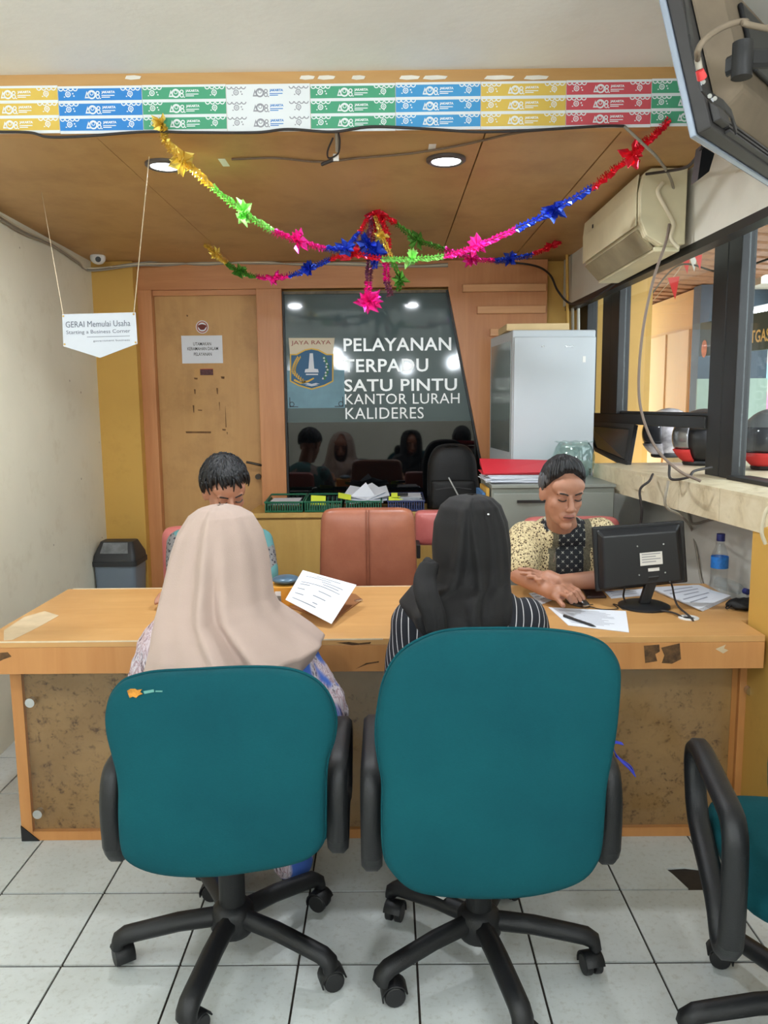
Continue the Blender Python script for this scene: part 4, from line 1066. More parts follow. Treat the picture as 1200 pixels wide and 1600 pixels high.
# ================================================================== LEDGE: BASKETS AND BACKPACK
M_bg = mat('basket_green', (24,98,70), .45); M_bn = mat('basket_navy', (52,62,104), .45)
M_yn = mat('yellow_note', (214,226,66), .8)
zl = .843
def basket(label, x0, x1, m, notes, back=True):
    Yf, Yb_ = 4.435, 4.70
    A_ = PD(x0, 797, Yf); B_ = PD(x1, 797, Yf)
    root = thing('basket', label, 'basket', ((A_.x+B_.x)/2,4.56,zl), 0, 'letter baskets on the ledge')
    X0, X1 = A_.x+.004, B_.x-.004; H = .062
    ob('bottom', MB().box((X0+.004,Yf+.004,zl+.002), (X1-.004,Yb_-.004,zl+.005)), m, root)
    n = int((X1-X0)/.0135)
    sl = MB().box((0,0,0), (.006,.004,H-.012)); me = sl.mesh('slat'); me.materials.append(m); base = WM[root].translation
    for k in range(n+1):
        for yy in (Yf, Yb_-.004):
            if yy > 4.6 and k % 2: continue
            s_ = bpy.data.objects.new('slat', me); COL.objects.link(s_); s_.parent = root; s_.location = V((X0 + (X1-X0-.006)*k/n, yy, zl+.004)) - base
    ob('end_wall', MB().box((X0,Yf+.0045,zl+.002), (X0+.004,Yb_-.0045,zl+H)), m, root); ob('end_wall', MB().box((X1-.004,Yf+.0045,zl+.002), (X1,Yb_-.0045,zl+H)), m, root)
    ob('rim', MB().tube([V((X0,Yf,zl+H-.004)), V((X1,Yf,zl+H-.004)), V((X1,Yb_,zl+H+.012)), V((X0,Yb_,zl+H+.012))], .006, 6, True), m, root)
    ob('foot_rail', MB().tube([V((X0,Yf,zl+.006)), V((X1,Yf,zl+.006))], .006, 6), m, root)
    return X0, X1, Yf, Yb_
def papers(X0, X1, Y0, Y1, z, n, m, label, cat='papers', tilt=0, name='paper_stack'):
    root = thing(name, label, cat, ((X0+X1)/2,(Y0+Y1)/2,z))
    for k in range(n):
        R = Rz(random.uniform(-5,5)) @ Rx(random.uniform(-1,1) + tilt) @ Ry(random.uniform(-2,2)*(.3))
        ob('sheet', MB().obox(V(((X0+X1)/2,(Y0+Y1)/2,z+.004+.004*k)), (X1-X0)*.93, (Y1-Y0)*.93, .0012, R), m, root)
    return root
b1 = basket('dark green letter basket, first from the door', 413, 474, M_bg, 0)
papers(b1[0]+.012, b1[1]-.02, b1[2]+.02, b1[3]-.03, zl+.035, 5, M_paper, 'white papers in the green basket nearest the door')
b2_ = basket('dark green letter basket, second from the door', 475, 535, M_bg, 0)
pp = PD(498,782,4.55)
tag(ob('sticky_note', MB().obox(V((pp.x,4.52,zl+.058)), .085, .06, .003, Rx(55) @ Ry(8)), M_yn), 'yellow note standing in the second green basket', 'note')
b3 = basket('dark green letter basket under the tall heap of paper', 540, 597, M_bg, 0)
hp = thing('paper_heap', 'heap of white papers rising above the third basket', 'papers', (b3[0]+.1,4.56,zl+.05))
for k, (dx, w, rz_, ry) in enumerate(((.0,.22,0,0),(.02,.23,8,-4),(-.01,.2,-6,5),(.03,.22,4,-12),(.0,.21,-9,10),(.015,.16,24,-20))):
    ob('sheet', MB().obox(V(((b3[0]+b3[1])/2+dx,4.56,zl+.066+.006*k)), w, .17, .0015, Rz(rz_) @ Ry(ry) @ Rx(14)), M_paper, hp)
ob('sheet', MB().prism([V((b3[0]+.02,4.50,zl+.08)), V((b3[1]-.03,4.50,zl+.075)), V((b3[0]+.11,4.535,zl+.158))], (0,.002,0)), M_paper, hp)
ob('note', MB().obox(V((b3[0]-.01,4.47,zl+.085)), .075, .05, .002, Rx(30) @ Ry(14)), M_yn, hp)
b4 = basket('navy letter basket beside the backpack', 605, 664, M_bn, 0)
papers(b4[0]+.06, b4[1]-.01, b4[2]+.02, b4[3]-.03, zl+.055, 6, M_paper, 'white papers in the navy basket')
for k in range(3): tag(ob('sticky_note', MB().obox(V((b4[0]+.03+.015*k,4.47,zl+.07+.02*(k%2))), .05, .03, .003, Rx(50) @ Ry(-8+8*k)), M_yn), ('yellow note at the left end of the navy basket','upper yellow note in the navy basket','yellow note nearest the black clip in the navy basket')[k], 'note')
tag(ob('binder_clip', MB().box((b4[0]+.055,4.455,zl+.086), (b4[0]+.115,4.475,zl+.104)), M_blackp, bevel=.003), 'black binder clip on the navy basket', 'clip')
# backpack
bl = PD(668,790,4.5); br = PD(746,790,4.5); bt = PD(706,694,4.5).z
bp = thing('backpack', 'black backpack standing on the ledge against the dark glass', 'backpack', ((bl.x+br.x)/2,4.52,zl))
M_bag = mat('black_nylon', (10,10,11), .6, bmp=.15, bs=200)
cx = (bl.x+br.x)/2; hw = (br.x-bl.x)/2; H = bt-zl
prof = [(-hw,0),(hw,0),(hw,H*.55),(hw*.92,H*.78),(hw*.68,H*.94),(hw*.3,H),(-hw*.3,H),(-hw*.68,H*.94),(-hw*.92,H*.78),(-hw,H*.55)]
o_ = bez([V((cx+x,4.54,zl+.003+z*.99)) for x, z in prof] + [V((cx-hw,4.54,zl+.003))], 4)[:-1]
for p in o_: p.z = max(p.z, zl+.003)
ob('body', MB().pillow(o_, (0,1,0), .09, .09, 3.5), M_bag, bp, smooth=180)
prof = [(-hw*.86,.0),(hw*.86,.0),(hw*.86,H*.36),(hw*.7,H*.43),(-hw*.7,H*.43),(-hw*.86,H*.36)]
ob('front_pocket', MB().pillow(bez([V((cx+x,4.455,zl+.012+z)) for x, z in prof] + [V((cx-hw*.86,4.455,zl+.012))], 3)[:-1], (0,1,0), .03, .03, 4), M_bag, bp, smooth=180)
ob('zipper', MB().tube(bez([V((cx-hw*.7,4.427,zl+H*.33)), V((cx,4.423,zl+H*.36)), V((cx+hw*.7,4.427,zl+H*.33))], 6), .003, 6), mat('zip_grey', (96,96,98), .4, .5), bp)
ob('strap', MB().sweep(bez([V((cx-hw*.4,4.50,zl+H*.93)), V((cx-hw*.1,4.45,zl+H*.99)), V((cx+hw*.3,4.50,zl+H*.95))], 5), (1,0,0), .02, .004), M_bag, bp)
tag(ob('thin_rod', MB().tube([PD(701,746,4.42), PD(717,776,4.40), PD(726,793,4.40)], .0042, 8), mat('grey_rod', (190,190,186), .4), smooth=60), 'thin pale rod leaning in front of the backpack', 'rod')

# ================================================================== TOP OF THE FILING CABINET
M_rf = mat('red_folder', (206,40,56), .5)
pa = PD(750,740,3.6); pb = PD(852,745,3.6)
ps = thing('document_pile', 'pile of white documents on the grey filing cabinet', 'papers', ((FCX0+.14),3.72,FCZ))
for k in range(9):
    ob('sheet', MB().obox(V((FCX0+.15+random.uniform(-.01,.01),3.72,FCZ+.003+.004*k)), .33, .24, .0026, Rz(random.uniform(-4,5))), M_paper, ps)
ob('dark_cover', MB().obox(V((FCX0+.17,3.70,FCZ+.0012)), .34, .26, .002, Rz(3)), M_blackp, ps)
fd = thing('red_folder', 'bright red folder lying on the white document pile', 'folder', (FCX0+.15,3.72,FCZ+.04))
z = FCZ + .040
ob('back_cover', MB().obox(V((FCX0+.15,3.72,z+.0015)), .36, .25, .002, Rz(-2)), M_rf, fd)
ob('front_cover', MB().hexa([V((FCX0-.03,3.60,z+.004)),V((FCX0+.33,3.60,z+.008)),V((FCX0+.34,3.84,z+.030)),V((FCX0-.02,3.84,z+.034))], [V((FCX0-.03,3.60,z+.006)),V((FCX0+.33,3.60,z+.010)),V((FCX0+.34,3.84,z+.046)),V((FCX0-.02,3.84,z+.058))]), M_rf, fd)
# books wedged beside the cabinet
for k, c in enumerate(((196,150,60),(60,110,160))):
    x = FCX0 - .022 - .018*k
    tag(ob('magazine', MB().box((x,3.56,zl-.02 if False else .0), (x+.015,3.80,FCZ-.02-.02*k)), mat('mag_%d' % k, c, .6, var=.2, vs=20)), ('ochre','blue')[k] + ' folder standing upright beside the filing cabinet', 'folder', 'folders beside the filing cabinet')
# glass bowl with scalloped rim
gb = PD(898,706,3.78); br_ = .098
bw = thing('glass_bowl', 'clear glass bowl with scalloped rim on the filing cabinet', 'bowl', (gb.x,3.80,FCZ))
prof = [(.0,.001),(.055,.001),(.085,.03),(.098,.07),(.098,.11),(.085,.15),(.068,.172),(.066,.176)]
rings = []
for k, (r, z) in enumerate(prof):
    f = max(0, k-5)*.004
    rings.append([V((gb.x+(r+f*math.cos(10*t)+ (.02 if k == 7 else 0))*math.cos(t), 3.80+(r+f*math.cos(10*t)+(.02 if k == 7 else 0))*math.sin(t), FCZ+z+ (f*.3*math.cos(10*t)))) for t in [2*PI*i/60 for i in range(60)]])
ob('bowl', MB().loft(rings, False), glass('bowl_glass', (.86,.92,.90), .12, .05), bw, smooth=180, solid=.003)
pm_ = MB()
for i in range(26):
    t = random.random()*6.28; r = .06*random.random(); p = V((gb.x+r*math.cos(t),3.80+r*math.sin(t),FCZ+.012+random.random()*.05))
    pm_.obox(p, .03, .02, .004, Euler((random.random()*3,random.random()*3,random.random()*3)).to_matrix())
ob('wrapped_sweets', pm_, mat('sweet_wrapper', (150,180,160), .35, .2, var=.4, vs=50), bw)['kind'] = 'stuff'

# ================================================================== AIR CONDITIONER
M_ac = mat('aged_plastic', (214,204,170), .45, var=.12, vs=4); M_acd = mat('aged_plastic_dark', (150,138,108), .6, var=.2, vs=8)
ac = thing('air_conditioner', 'yellowed split air conditioner on the wall above the window', 'air conditioner', (1.0,3.4,2.0))
y0, y1 = 2.99, 3.80
sec = [(1.086,2.278),(.955,2.278),(.930,2.262),(.918,2.20),(.920,2.10),(.945,2.045),(1.0,2.012),(1.086,2.012)]
def acsec(y, k=0): return [V((x - (.0 if x > 1.1 else 0) , y, z)) for x, z in sec]
ob('casing', MB().loft([acsec(y0), acsec(y1)]), M_ac, ac, bevel=.008)
ob('front_panel', MB().prism([(.9165,y0+.012,2.265),(.9165,y1-.012,2.265),(.9095,y1-.012,2.20),(.9115,y1-.012,2.085),(.9115,y0+.012,2.085),(.9095,y0+.012,2.20)], (.006,0,0)), M_ac, ac, bevel=.003)
ob('louvre', MB().hexa([V((.924,y0+.03,2.075)),V((.924,y1-.03,2.075)),V((.985,y1-.03,2.012)),V((.985,y0+.03,2.012))], [V((.918,y0+.03,2.068)),V((.918,y1-.03,2.068)),V((.98,y1-.03,2.003)),V((.98,y0+.03,2.003))]), M_acd, ac)
ob('side_cap', MB().loft([[p*1 for p in acsec(y0-.016)], [p*1 for p in acsec(y0-.001)]]), M_ac, ac, bevel=.004)
ob('badge', MB().box((.9075,y1-.2,2.205), (.9093,y1-.185,2.22)), M_dark, ac)
ob('drain_pan', MB().box((.985,y0+.02,1.994), (1.08,y1-.02,2.0115)), M_ac, ac, bevel=.003)
cable([PD(1036,285,2.965), PD(1028,300,2.965), PD(1040,325,2.96), PD(1052,350,2.96), PD(1048,372,2.95), PD(1060,388,2.95)], .008, M_cawh, 'cream drain hose at the near end of the air conditioner', 'hose')
# long grey cable hanging in front of the window
cable([PD(1046,350,2.96), PD(1040,380,2.95), PD(1020,440,2.95), PD(1004,520,2.95), PD(998,600,2.95), PD(1004,650,2.93), PD(1025,700,2.88), PD(1060,735,2.78), PD(1095,752,2.74)], .0052, mat('cable_taupe', (120,104,92), .6), 'long taupe cable hanging down in front of the window')
cable([PD(1046,726,2.98), PD(1048,748,2.95), PD(1075,746,2.90), PD(1085,736,2.92), PD(1112,730,3.0)], .005, M_cabk, 'black cable lying on the counter by the window post')
cable([PZ(1020,741,1.158), PD(1014,752,3.05), PD(1000,766,3.05), PD(1003,800,3.05), PD(998,840,3.1), PD(996,870,3.15)], .005, M_cabk, 'black cable running from the counter down behind the monitor')
Ywr = lambda y: wwx(y) - .045
def onwall(px, py):   # on the low white wall
    p0 = V((wwx(3)-.04,3,0)); n = V((1,.08,0)).normalized(); return PP(px, py, p0, n)
cable([PD(1044,751,2.70), PD(1040,790,2.71), PD(1062,805,2.85), onwall(1080,825), onwall(1088,860), onwall(1094,900), onwall(1100,920)], .005, M_cagr, 'grey cable running down the wall behind the bottle')
cable([onwall(1075,800), onwall(1082,818), onwall(1110,812), onwall(1140,808)], .005, M_cagr, 'short grey cable kinked along the wall under the counter')
cable([PD(1205,790,2.34), PD(1196,800,2.33), PD(1190,830,2.33), PD(1196,850,2.33)], .006, M_cawh, 'cream cable bent around the end of the counter')

# ================================================================== TELEVISION ON ITS ARM
M_tvd = mat('dusty_tv_back', (120,106,88), .8, var=.25, vs=6); M_tve = mat('tv_frame', (58,56,56), .5, var=.2); M_tvs = mat('tv_bezel', (170,182,200), .25, .6)
BL0 = PD(1078,215,1.75); aa = math.radians(41.9); tt = math.radians(15)
tr_ = V((math.sin(aa), math.cos(aa), 0)); tn = V((-math.cos(aa), math.sin(aa), 0)); tu = V((0,0,1))*math.cos(tt) + tn*math.sin(tt); ts = tn*math.cos(tt) - V((0,0,1))*math.sin(tt)   # ts = towards the screen side
TWd, THt = .72, .43; BL = BL0 - ts*.045
tv = thing('television', 'dusty flat television seen from behind on a wall arm', 'television', tuple(BL + tr_*.3))
def TP(u, v, w): return BL + tr_*u + tu*v + ts*w
def tvbox(u0, u1, v0, v1, w0, w1): return MB().hexa([TP(u0,v0,w0),TP(u1,v0,w0),TP(u1,v1,w0),TP(u0,v1,w0)], [TP(u0,v0,w1),TP(u1,v0,w1),TP(u1,v1,w1),TP(u0,v1,w1)])
ob('frame', tvbox(0,TWd,0,THt,0,.03), M_tve, tv, bevel=.004)
ob('bezel', tvbox(-.003,TWd+.003,-.003,THt+.003,.0305,.045), M_tvs, tv, bevel=.003)
ob('screen', tvbox(.02,TWd-.02,.02,THt-.02,.0455,.047), mat('screen_off', (12,12,14), .1), tv)
ob('back_cover', MB().hexa([TP(.05,.035,-.001),TP(TWd-.05,.035,-.001),TP(TWd-.05,THt-.03,-.001),TP(.05,THt-.03,-.001)], [TP(.11,.09,-.05),TP(TWd-.1,.09,-.05),TP(TWd-.1,THt-.08,-.05),TP(.11,THt-.08,-.05)]), M_tvd, tv, bevel=.01)
ob('corner_block', tvbox(.012,.07,.012,.06,-.018,-.001), M_tve, tv, bevel=.003)
for k in range(3): ob('ridge', tvbox(.08,TWd-.05,.004+.011*k,.010+.011*k,-.012,-.001), M_tve, tv)
def TVP(px, py, w): return PP(px, py, TP(0,0,w), ts)
ob('strap', MB().sweep([TVP(*q, w) for q, w in (((1066,-30),-.03),((1072,10),-.045),((1080,60),-.056),((1088,105),-.058),((1097,138),-.058),((1110,152),-.058),((1130,164),-.058),((1142,178),-.056),((1150,205),-.05))], ts, .004, .022), M_blackp, tv)
for q in ((1099,128),(1109,150),(1117,154)): ob('bolt', MB().cyl(TVP(*q,-.058), TVP(*q,-.063), .004, n=10), M_chrome, tv)
ob('mount_plate', tvbox(.20,.38,.15,.31,-.062,-.051), M_blackp, tv, bevel=.004)
cpt = TVP(1160,92,-.09); wl_ = V((1.415,1.80,2.15))
ob('mount_arm', MB().sweep([cpt + ts*.03, cpt, cpt.lerp(wl_,.5)+V((0,0,.01)), wl_], (0,0,1), .035, .02), M_blackp, tv)
ob('mount_head', MB().cyl(cpt+V((0,0,-.035)), cpt+V((0,0,.03)), .02, n=14), M_blackp, tv, smooth=40)
ob('wall_plate', MB().box((1.405,1.72,2.05), (1.4195,1.88,2.25)), M_blackp, tv, bevel=.003)
ob('plug', MB().cyl(TVP(1097,122,-.064), TVP(1093,110,-.066), .009, .007, n=10), mat('plug_red', (206,60,60), .5), tv, smooth=40)
ob('plug', MB().cyl(TVP(1093,109,-.066), TVP(1090,92,-.068), .006, n=10), M_cagr, tv, smooth=40)
cable([TVP(1090,92,-.07), TVP(1091,78,-.085), TVP(1105,58,-.10), TVP(1135,40,-.12), TVP(1165,34,-.14), TVP(1195,44,-.16), V((1.22,1.88,2.20)), V((1.41,1.95,2.16))], .0055, M_tvd, 'dusty cable arching behind the television')
cable([PD(1098,228,2.3), PD(1085,250,2.45), PD(1070,262,2.6), PD(1040,268,2.8), PD(1010,272,2.93)], .005, M_cabk, 'black cable from the television to the air conditioner')
tag(ob('wall_bracket', MB().hexa([PD(1098,225,2.32),PD(1118,235,2.32),PD(1108,268,2.32),PD(1090,282,2.32)], [p+V((0,.05,0)) for p in (PD(1098,225,2.32),PD(1118,235,2.32),PD(1108,268,2.32),PD(1090,282,2.32))]), M_blackp), 'dark metal bracket under the television near the wall', 'bracket')

# ================================================================== BIN
bt_ = PD(150,842,4.56); bx = (PD(152,880,4.52).x + PD(221,880,4.52).x)/2; bw_ = (PD(221,880,4.52).x-PD(152,880,4.52).x)/2
zt_ = PD(187,845,4.52).z
tb = thing('trash_bin', 'grey plastic trash bin with black swing lid by the wall', 'trash bin', (bx,4.54,0))
M_bin = mat('bin_grey', (112,124,136), .45); M_lid = mat('bin_lid', (46,48,50), .5)
def rr(w, d, z, k=.2):
    out = []
    for sx, sy, a0 in ((1,1,0),(-1,1,PI/2),(-1,-1,PI),(1,-1,3*PI/2)):
        for j in range(5):
            t = a0 + PI/2*j/4; out.append(V((bx + sx*(w-w*k) + w*k*math.cos(t), 4.54 + sy*(d-w*k) + w*k*math.sin(t), z)))
    return out
zr = zt_ - .135
ob('body', MB().loft([rr(bw_*.78,.09,0), rr(bw_*.93,.112,zr)]), M_bin, tb, smooth=50)
ob('rim', MB().loft([rr(bw_*1.0,.12,zr+.0005), rr(bw_*1.0,.12,zr+.028)]), M_lid, tb, smooth=50)
ob('lid', MB().loft([rr(bw_*.97,.115,zr+.0285), rr(bw_*.94,.11,zr+.06), rr(bw_*.74,.055,zt_)]), M_lid, tb, smooth=50)
c_ = [V((bx-bw_*.62,4.54-.100,zr+.072)), V((bx+bw_*.62,4.54-.100,zr+.072)), V((bx+bw_*.54,4.54-.060,zt_-.006)), V((bx-bw_*.54,4.54-.060,zt_-.006))]
ob('flap', MB().hexa(c_, [p+V((0,-.004,.003)) for p in c_]), mat('flap_grey', (120,124,126), .4, var=.35, vs=20), tb)

# ================================================================== THINGS ON THE DESK
M_mon = mat('monitor_black', (24,25,28), .4, var=.1, vs=8)
mc = [PD(925,824,2.73), PD(1069,813,2.71), PD(1075,910,2.70), PD(931,925,2.72)]
mn = (mc[1]-mc[0]).cross(mc[3]-mc[0]).normalized()
if mn.y < 0: mn = -mn
mo = thing('monitor', 'black computer monitor seen from behind on the desk', 'monitor', tuple(PZ(1008,950,ZD)))
def MQ(u, v, w): return mc[0]*(1-u)*(1-v) + mc[1]*u*(1-v) + mc[2]*u*v + mc[3]*(1-u)*v + mn*w
def mbx(u0,u1,v0,v1,w0,w1): return MB().hexa([MQ(u0,v0,w0),MQ(u1,v0,w0),MQ(u1,v1,w0),MQ(u0,v1,w0)], [MQ(u0,v0,w1),MQ(u1,v0,w1),MQ(u1,v1,w1),MQ(u0,v1,w1)])
ob('shell', mbx(0,1,0,1,.0,.018), M_mon, mo, bevel=.005)
ob('back_cover', MB().hexa([MQ(.04,.04,-.0005),MQ(.96,.04,-.0005),MQ(.97,.97,-.0005),MQ(.03,.97,-.0005)], [MQ(.1,.14,-.022),MQ(.9,.14,-.022),MQ(.92,.95,-.026),MQ(.08,.95,-.026)]), M_mon, mo, bevel=.006)
ob('screen', mbx(.03,.97,.03,.95,.0185,.0195), emis('screen_on', (.75,.85,1.0), .6), mo)
ob('label', mbx(.48,.72,.44,.64,-.0275,-.0265), M_sticker, mo); ob('label', mbx(.56,.68,.69,.74,-.0275,-.0265), M_sticker, mo)
mt = MB(); 
for k in range(4): mt.hexa(*[[MQ(.50+.0*k,.46+.04*k,w),MQ(.70-.05*(k%2),.46+.04*k,w),MQ(.70-.05*(k%2),.475+.04*k,w),MQ(.50,.475+.04*k,w)] for w in (-.0277,-.0276)])
ob('label_print', mt, mat('faint_print', (150,150,152), .8), mo)['kind'] = 'stuff'
for u, v in ((.46,.33),(.74,.33),(.46,.78),(.74,.78)): ob('screw', MB().cyl(MQ(u,v,-.0245), MQ(u,v,-.0278), .003, n=8), M_chrome, mo)
bc = PZ(1006,948,ZD)
ob('neck', MB().hexa([MQ(.56,.82,-.027),MQ(.68,.82,-.027),bc+V((.018,-.01,.012)),bc+V((-.018,-.01,.012))], [MQ(.56,.82,.0),MQ(.68,.82,.0),bc+V((.018,.012,.012)),bc+V((-.018,.012,.012))]), M_mon, mo, bevel=.003)
ob('base', MB().lathe([(.0,.0),(.088,.0),(.088,.006),(.075,.012),(.0,.013)], bc+V((0,0,.0005)), 32), M_mon, mo, smooth=40)
cable([MQ(.78,.93,-.03), PZ(1050,915,ZD+.06), PD(1058,945,2.62), PZ(1082,968,ZD+.005), gp+V((.006,0,-.04))], .0035, M_cabk, 'black monitor cable curving down into the desk grommet')
cable([MQ(.3,.96,-.02), PZ(975,935,ZD+.02), PZ(990,950,ZD+.006), PZ(1040,955,ZD+.006), PZ(1062,962,ZD+.006), gp+V((-.006,0,-.02))], .0035, M_cabk, 'black power cable from behind the monitor base to the grommet')
# mouse
ms = PZ(902,944,ZD); mz = thing('mouse', 'dark computer mouse under the seated man\'s hand', 'mouse', tuple(ms))
ed = (PZ(916,948,ZD)-PZ(880,936,ZD)).normalized(); es = V((-ed.y,ed.x,0))
def mring(k, h): return [ms + ed*(k) + es*(.027*math.cos(t)*math.sqrt(max(.05,1-(k/.062)**2))) + V((0,0,max(0,math.sin(t))*h*math.sqrt(max(.05,1-(k/.062)**2))+.0005)) for t in [2*PI*i/20 for i in range(20)]]
ob('shell', MB().loft([mring(k, .028) for k in (-.058,-.05,-.03,0,.03,.05,.058)]), mat('mouse_shell', (52,46,42), .25), mz, smooth=60)
ob('button_trim', MB().tube([ms+ed*.056+es*.022+V((0,0,.008)), ms+ed*.061+V((0,0,.009)), ms+ed*.056-es*.022+V((0,0,.008))], .003, 6), M_chrome, mz)
cable([ms+ed*.06+V((0,0,.006)), PZ(940,952,ZD+.003), PZ(965,951,ZD+.003), PZ(958,944,ZD+.003), PZ(966,946,ZD+.003), PZ(975,952,ZD+.003), PZ(990,948,ZD+.006)], .0018, M_cabk, 'thin mouse cable lying on the desk')
def flat_on(name, pix, z, th, m, label, cat, bev=0):
    return tag(ob(name, MB().prism([PZ(x, y, z) for x, y in pix], (0,0,th)), m, bevel=bev), label, cat)
ph = thing('smartphone', 'dark brown smartphone lying face down beside the mouse', 'phone', tuple(PZ(927,928,ZD)))
pq = [PZ(x, y, ZD+.0005) for x, y in ((907,919),(934,918),(948,935),(917,936))]
ob('case', MB().prism(pq, (0,0,.009)), mat('phone_brown', (52,34,32), .3), ph, bevel=.003)
cpt2 = pq[2].lerp(pq[3], .85).lerp(pq[0], .1)
ob('camera_lens', MB().cyl(cpt2+V((0,0,.009)), cpt2+V((0,0,.0105)), .004, n=10), M_chrome, ph)
# papers
def printed(name, pix, z, label, lines=9, wavy=0, th=.0016, cat='paper', cols=1):
    q = [PZ(x, y, z) for x, y in pix]
    root = thing(name, label, cat, tuple(sum(q, V())/4))
    def S(u, v, w=0): return q[0]*(1-u)*(1-v) + q[1]*u*(1-v) + q[2]*u*v + q[3]*(1-u)*v + V((0,0,w))
    rings = [[S(u/8, v/6, wavy*math.sin(v*1.1)*math.sin(PI*u/8)) for u in range(9)] for v in range(7)]
    mb = MB().loft(rings, False, False)
    ob('sheet', mb, M_paper, root, solid=th)
    lm = MB()
    for k in range(lines):
        v = .12 + .76*k/lines; u1 = random.uniform(.55,.9); u0 = .1
        if random.random() < .25: u0 = .3
        h_ = .18/lines; e_ = th/2 + .0005 + wavy*math.sin(v*6*1.1)*.75
        lm.add([S(u0,v,e_), S(u1,v,e_), S(u1,v+h_,e_), S(u0,v+h_,e_)], [(0,1,2,3)])
    ob('print', lm, mat('faint_print2', (150,154,166), .8), root)['kind'] = 'stuff'
    return root
printed('paper_form', ((857,949),(978,955),(983,988),(888,977)), ZD+.0015, 'printed white form under the pen near the desk edge', 12)
pn = thing('pen', 'black pen lying on the white form', 'pen', tuple(PZ(907,971,ZD+.004)))
p0_, p1_ = PZ(881,962,ZD+.0068), PZ(931,979,ZD+.0068)
ob('barrel', MB().cyl(p0_, p0_.lerp(p1_,.86), .0042, n=10), M_blackp, pn, smooth=40); ob('tip', MB().cyl(p0_.lerp(p1_,.86), p1_, .0042, .001, n=10), M_blackp, pn, smooth=40)
ob('clip', MB().cyl(p0_+V((0,0,.0052)), p0_.lerp(p1_,.3)+V((0,0,.0052)), .0011, n=6), M_chrome, pn)
printed('paper_sheet', ((826,927),(850,924),(862,938),(845,945)), ZD+.0015, 'corner of white paper under the man\'s forearm', 3)
printed('paper_sheet', ((944,924),(1005,920),(1010,930),(955,935)), ZD+.0015, 'white paper lying just behind the monitor', 3)
for k in range(4):
    q_ = ((1010+4*k,918+k),(1092-3*k,914),(1142,934-k),(1098-2*k,955-k))
    printed('paper_sheet', q_, ZD+.0015+.0025*k, ('lowest','second lowest','second highest','topmost')[k] + ' white sheet of the pile right of the monitor', 5)
# water bottles
M_pet = glass('clear_plastic', (.93,.96,.98), .12, .06)
def bottle(label, base, H, axis=V((0,0,1)), full=True, lab=True, crush=0):
    root = thing('water_bottle', label, 'bottle', tuple(base))
    R = axis.to_track_quat('Z', 'Y').to_matrix()
    pr = [(.0,.0),(.026,.0),(.030,.006),(.030,.05),(.028,.058),(.030,.066),(.030,.13),(.026,.155),(.016,.182),(.0125,.192),(.0125,.205)]
    s = H/.225
    rings = [[base + R @ V((r*s*math.cos(t)*(1+crush*math.sin(3*t+k)), r*s*math.sin(t)*(1-crush*math.sin(2*t+k*2)), z*s)) for t in [2*PI*i/24 for i in range(24)]] for k, (r, z) in enumerate(pr)]
    ob('bottle', MB().loft(rings), M_pet, root, smooth=50)
    ob('cap', MB().cyl(base+R@V((0,0,.198*s)), base+R@V((0,0,.225*s)), .0145*s, n=20), mat('cap_navy', (38,46,110), .4), root, smooth=40, bevel=.001)
    if lab:
        lb = [[base+R@V((.0306*s*math.cos(t), .0306*s*math.sin(t), z*s)) for t in [2*PI*i/24 for i in range(24)]] for z in (.100,.142)]
        ob('label', MB().loft(lb, False), mat('label_blue', (40,120,200), .4, var=.35, vs=70), root, smooth=60)
        mt = MB()
        for (t0, t1, z0, z1) in ((-2.5,-2.0,.122,.130),(-2.2,-1.7,.106,.114),(-2.0,-1.75,.128,.136)):
            mt.loft([[base+R@V((.0310*s*math.cos(t0+(t1-t0)*i/6), .0310*s*math.sin(t0+(t1-t0)*i/6), z*s)) for i in range(7)] for z in (z0,z1)], False, False)
        ob('label_print', mt, M_paper, root)['kind'] = 'stuff'
    return root
bb = PZ(1122,929,ZD); bh = PD(1122,834,bb.y).z - ZD
bottle('clear water bottle with blue label and navy cap at the desk end', V((bb.x,bb.y,ZD+.0005)), bh)
b2b = PZ(1132,932,ZD)
bottle('crumpled empty clear bottle lying behind the water bottle', V((bb.x+.035,bb.y+.09,ZD+.027)), .17, V((.25,-1,.0)).normalized(), False, False, .12)
# black pouch
pz = PZ(1163,952,ZD); po = []
for i in range(24):
    t = 2*PI*i/24; po.append(V((pz.x + .058*math.cos(t)*(1+.1*math.sin(3*t)), pz.y + .04*math.sin(t), ZD+.014)))
pu = thing('black_pouch', 'crumpled black pouch at the right end of the desk', 'pouch', (pz.x,pz.y,ZD))
mb = MB().pillow(po, (0,0,1), .0135, .026, 2.2)
for v in mb.v:
    if v.z > ZD+.002: v.z += .007*noise.noise(v*60) ; v.x += .006*noise.noise(v*45+V((3,1,2)))
for v in mb.v: v.z = max(v.z, ZD+.0006)
ob('body', mb, M_bag, pu, smooth=180); ob('drawstring', MB().tube(bez([pz+V((-.05,-.01,.02)), pz+V((-.065,-.02,.008)), pz+V((-.06,.01,.004)), pz+V((-.045,.02,.012))], 5), .002, 6), M_blackp, pu)
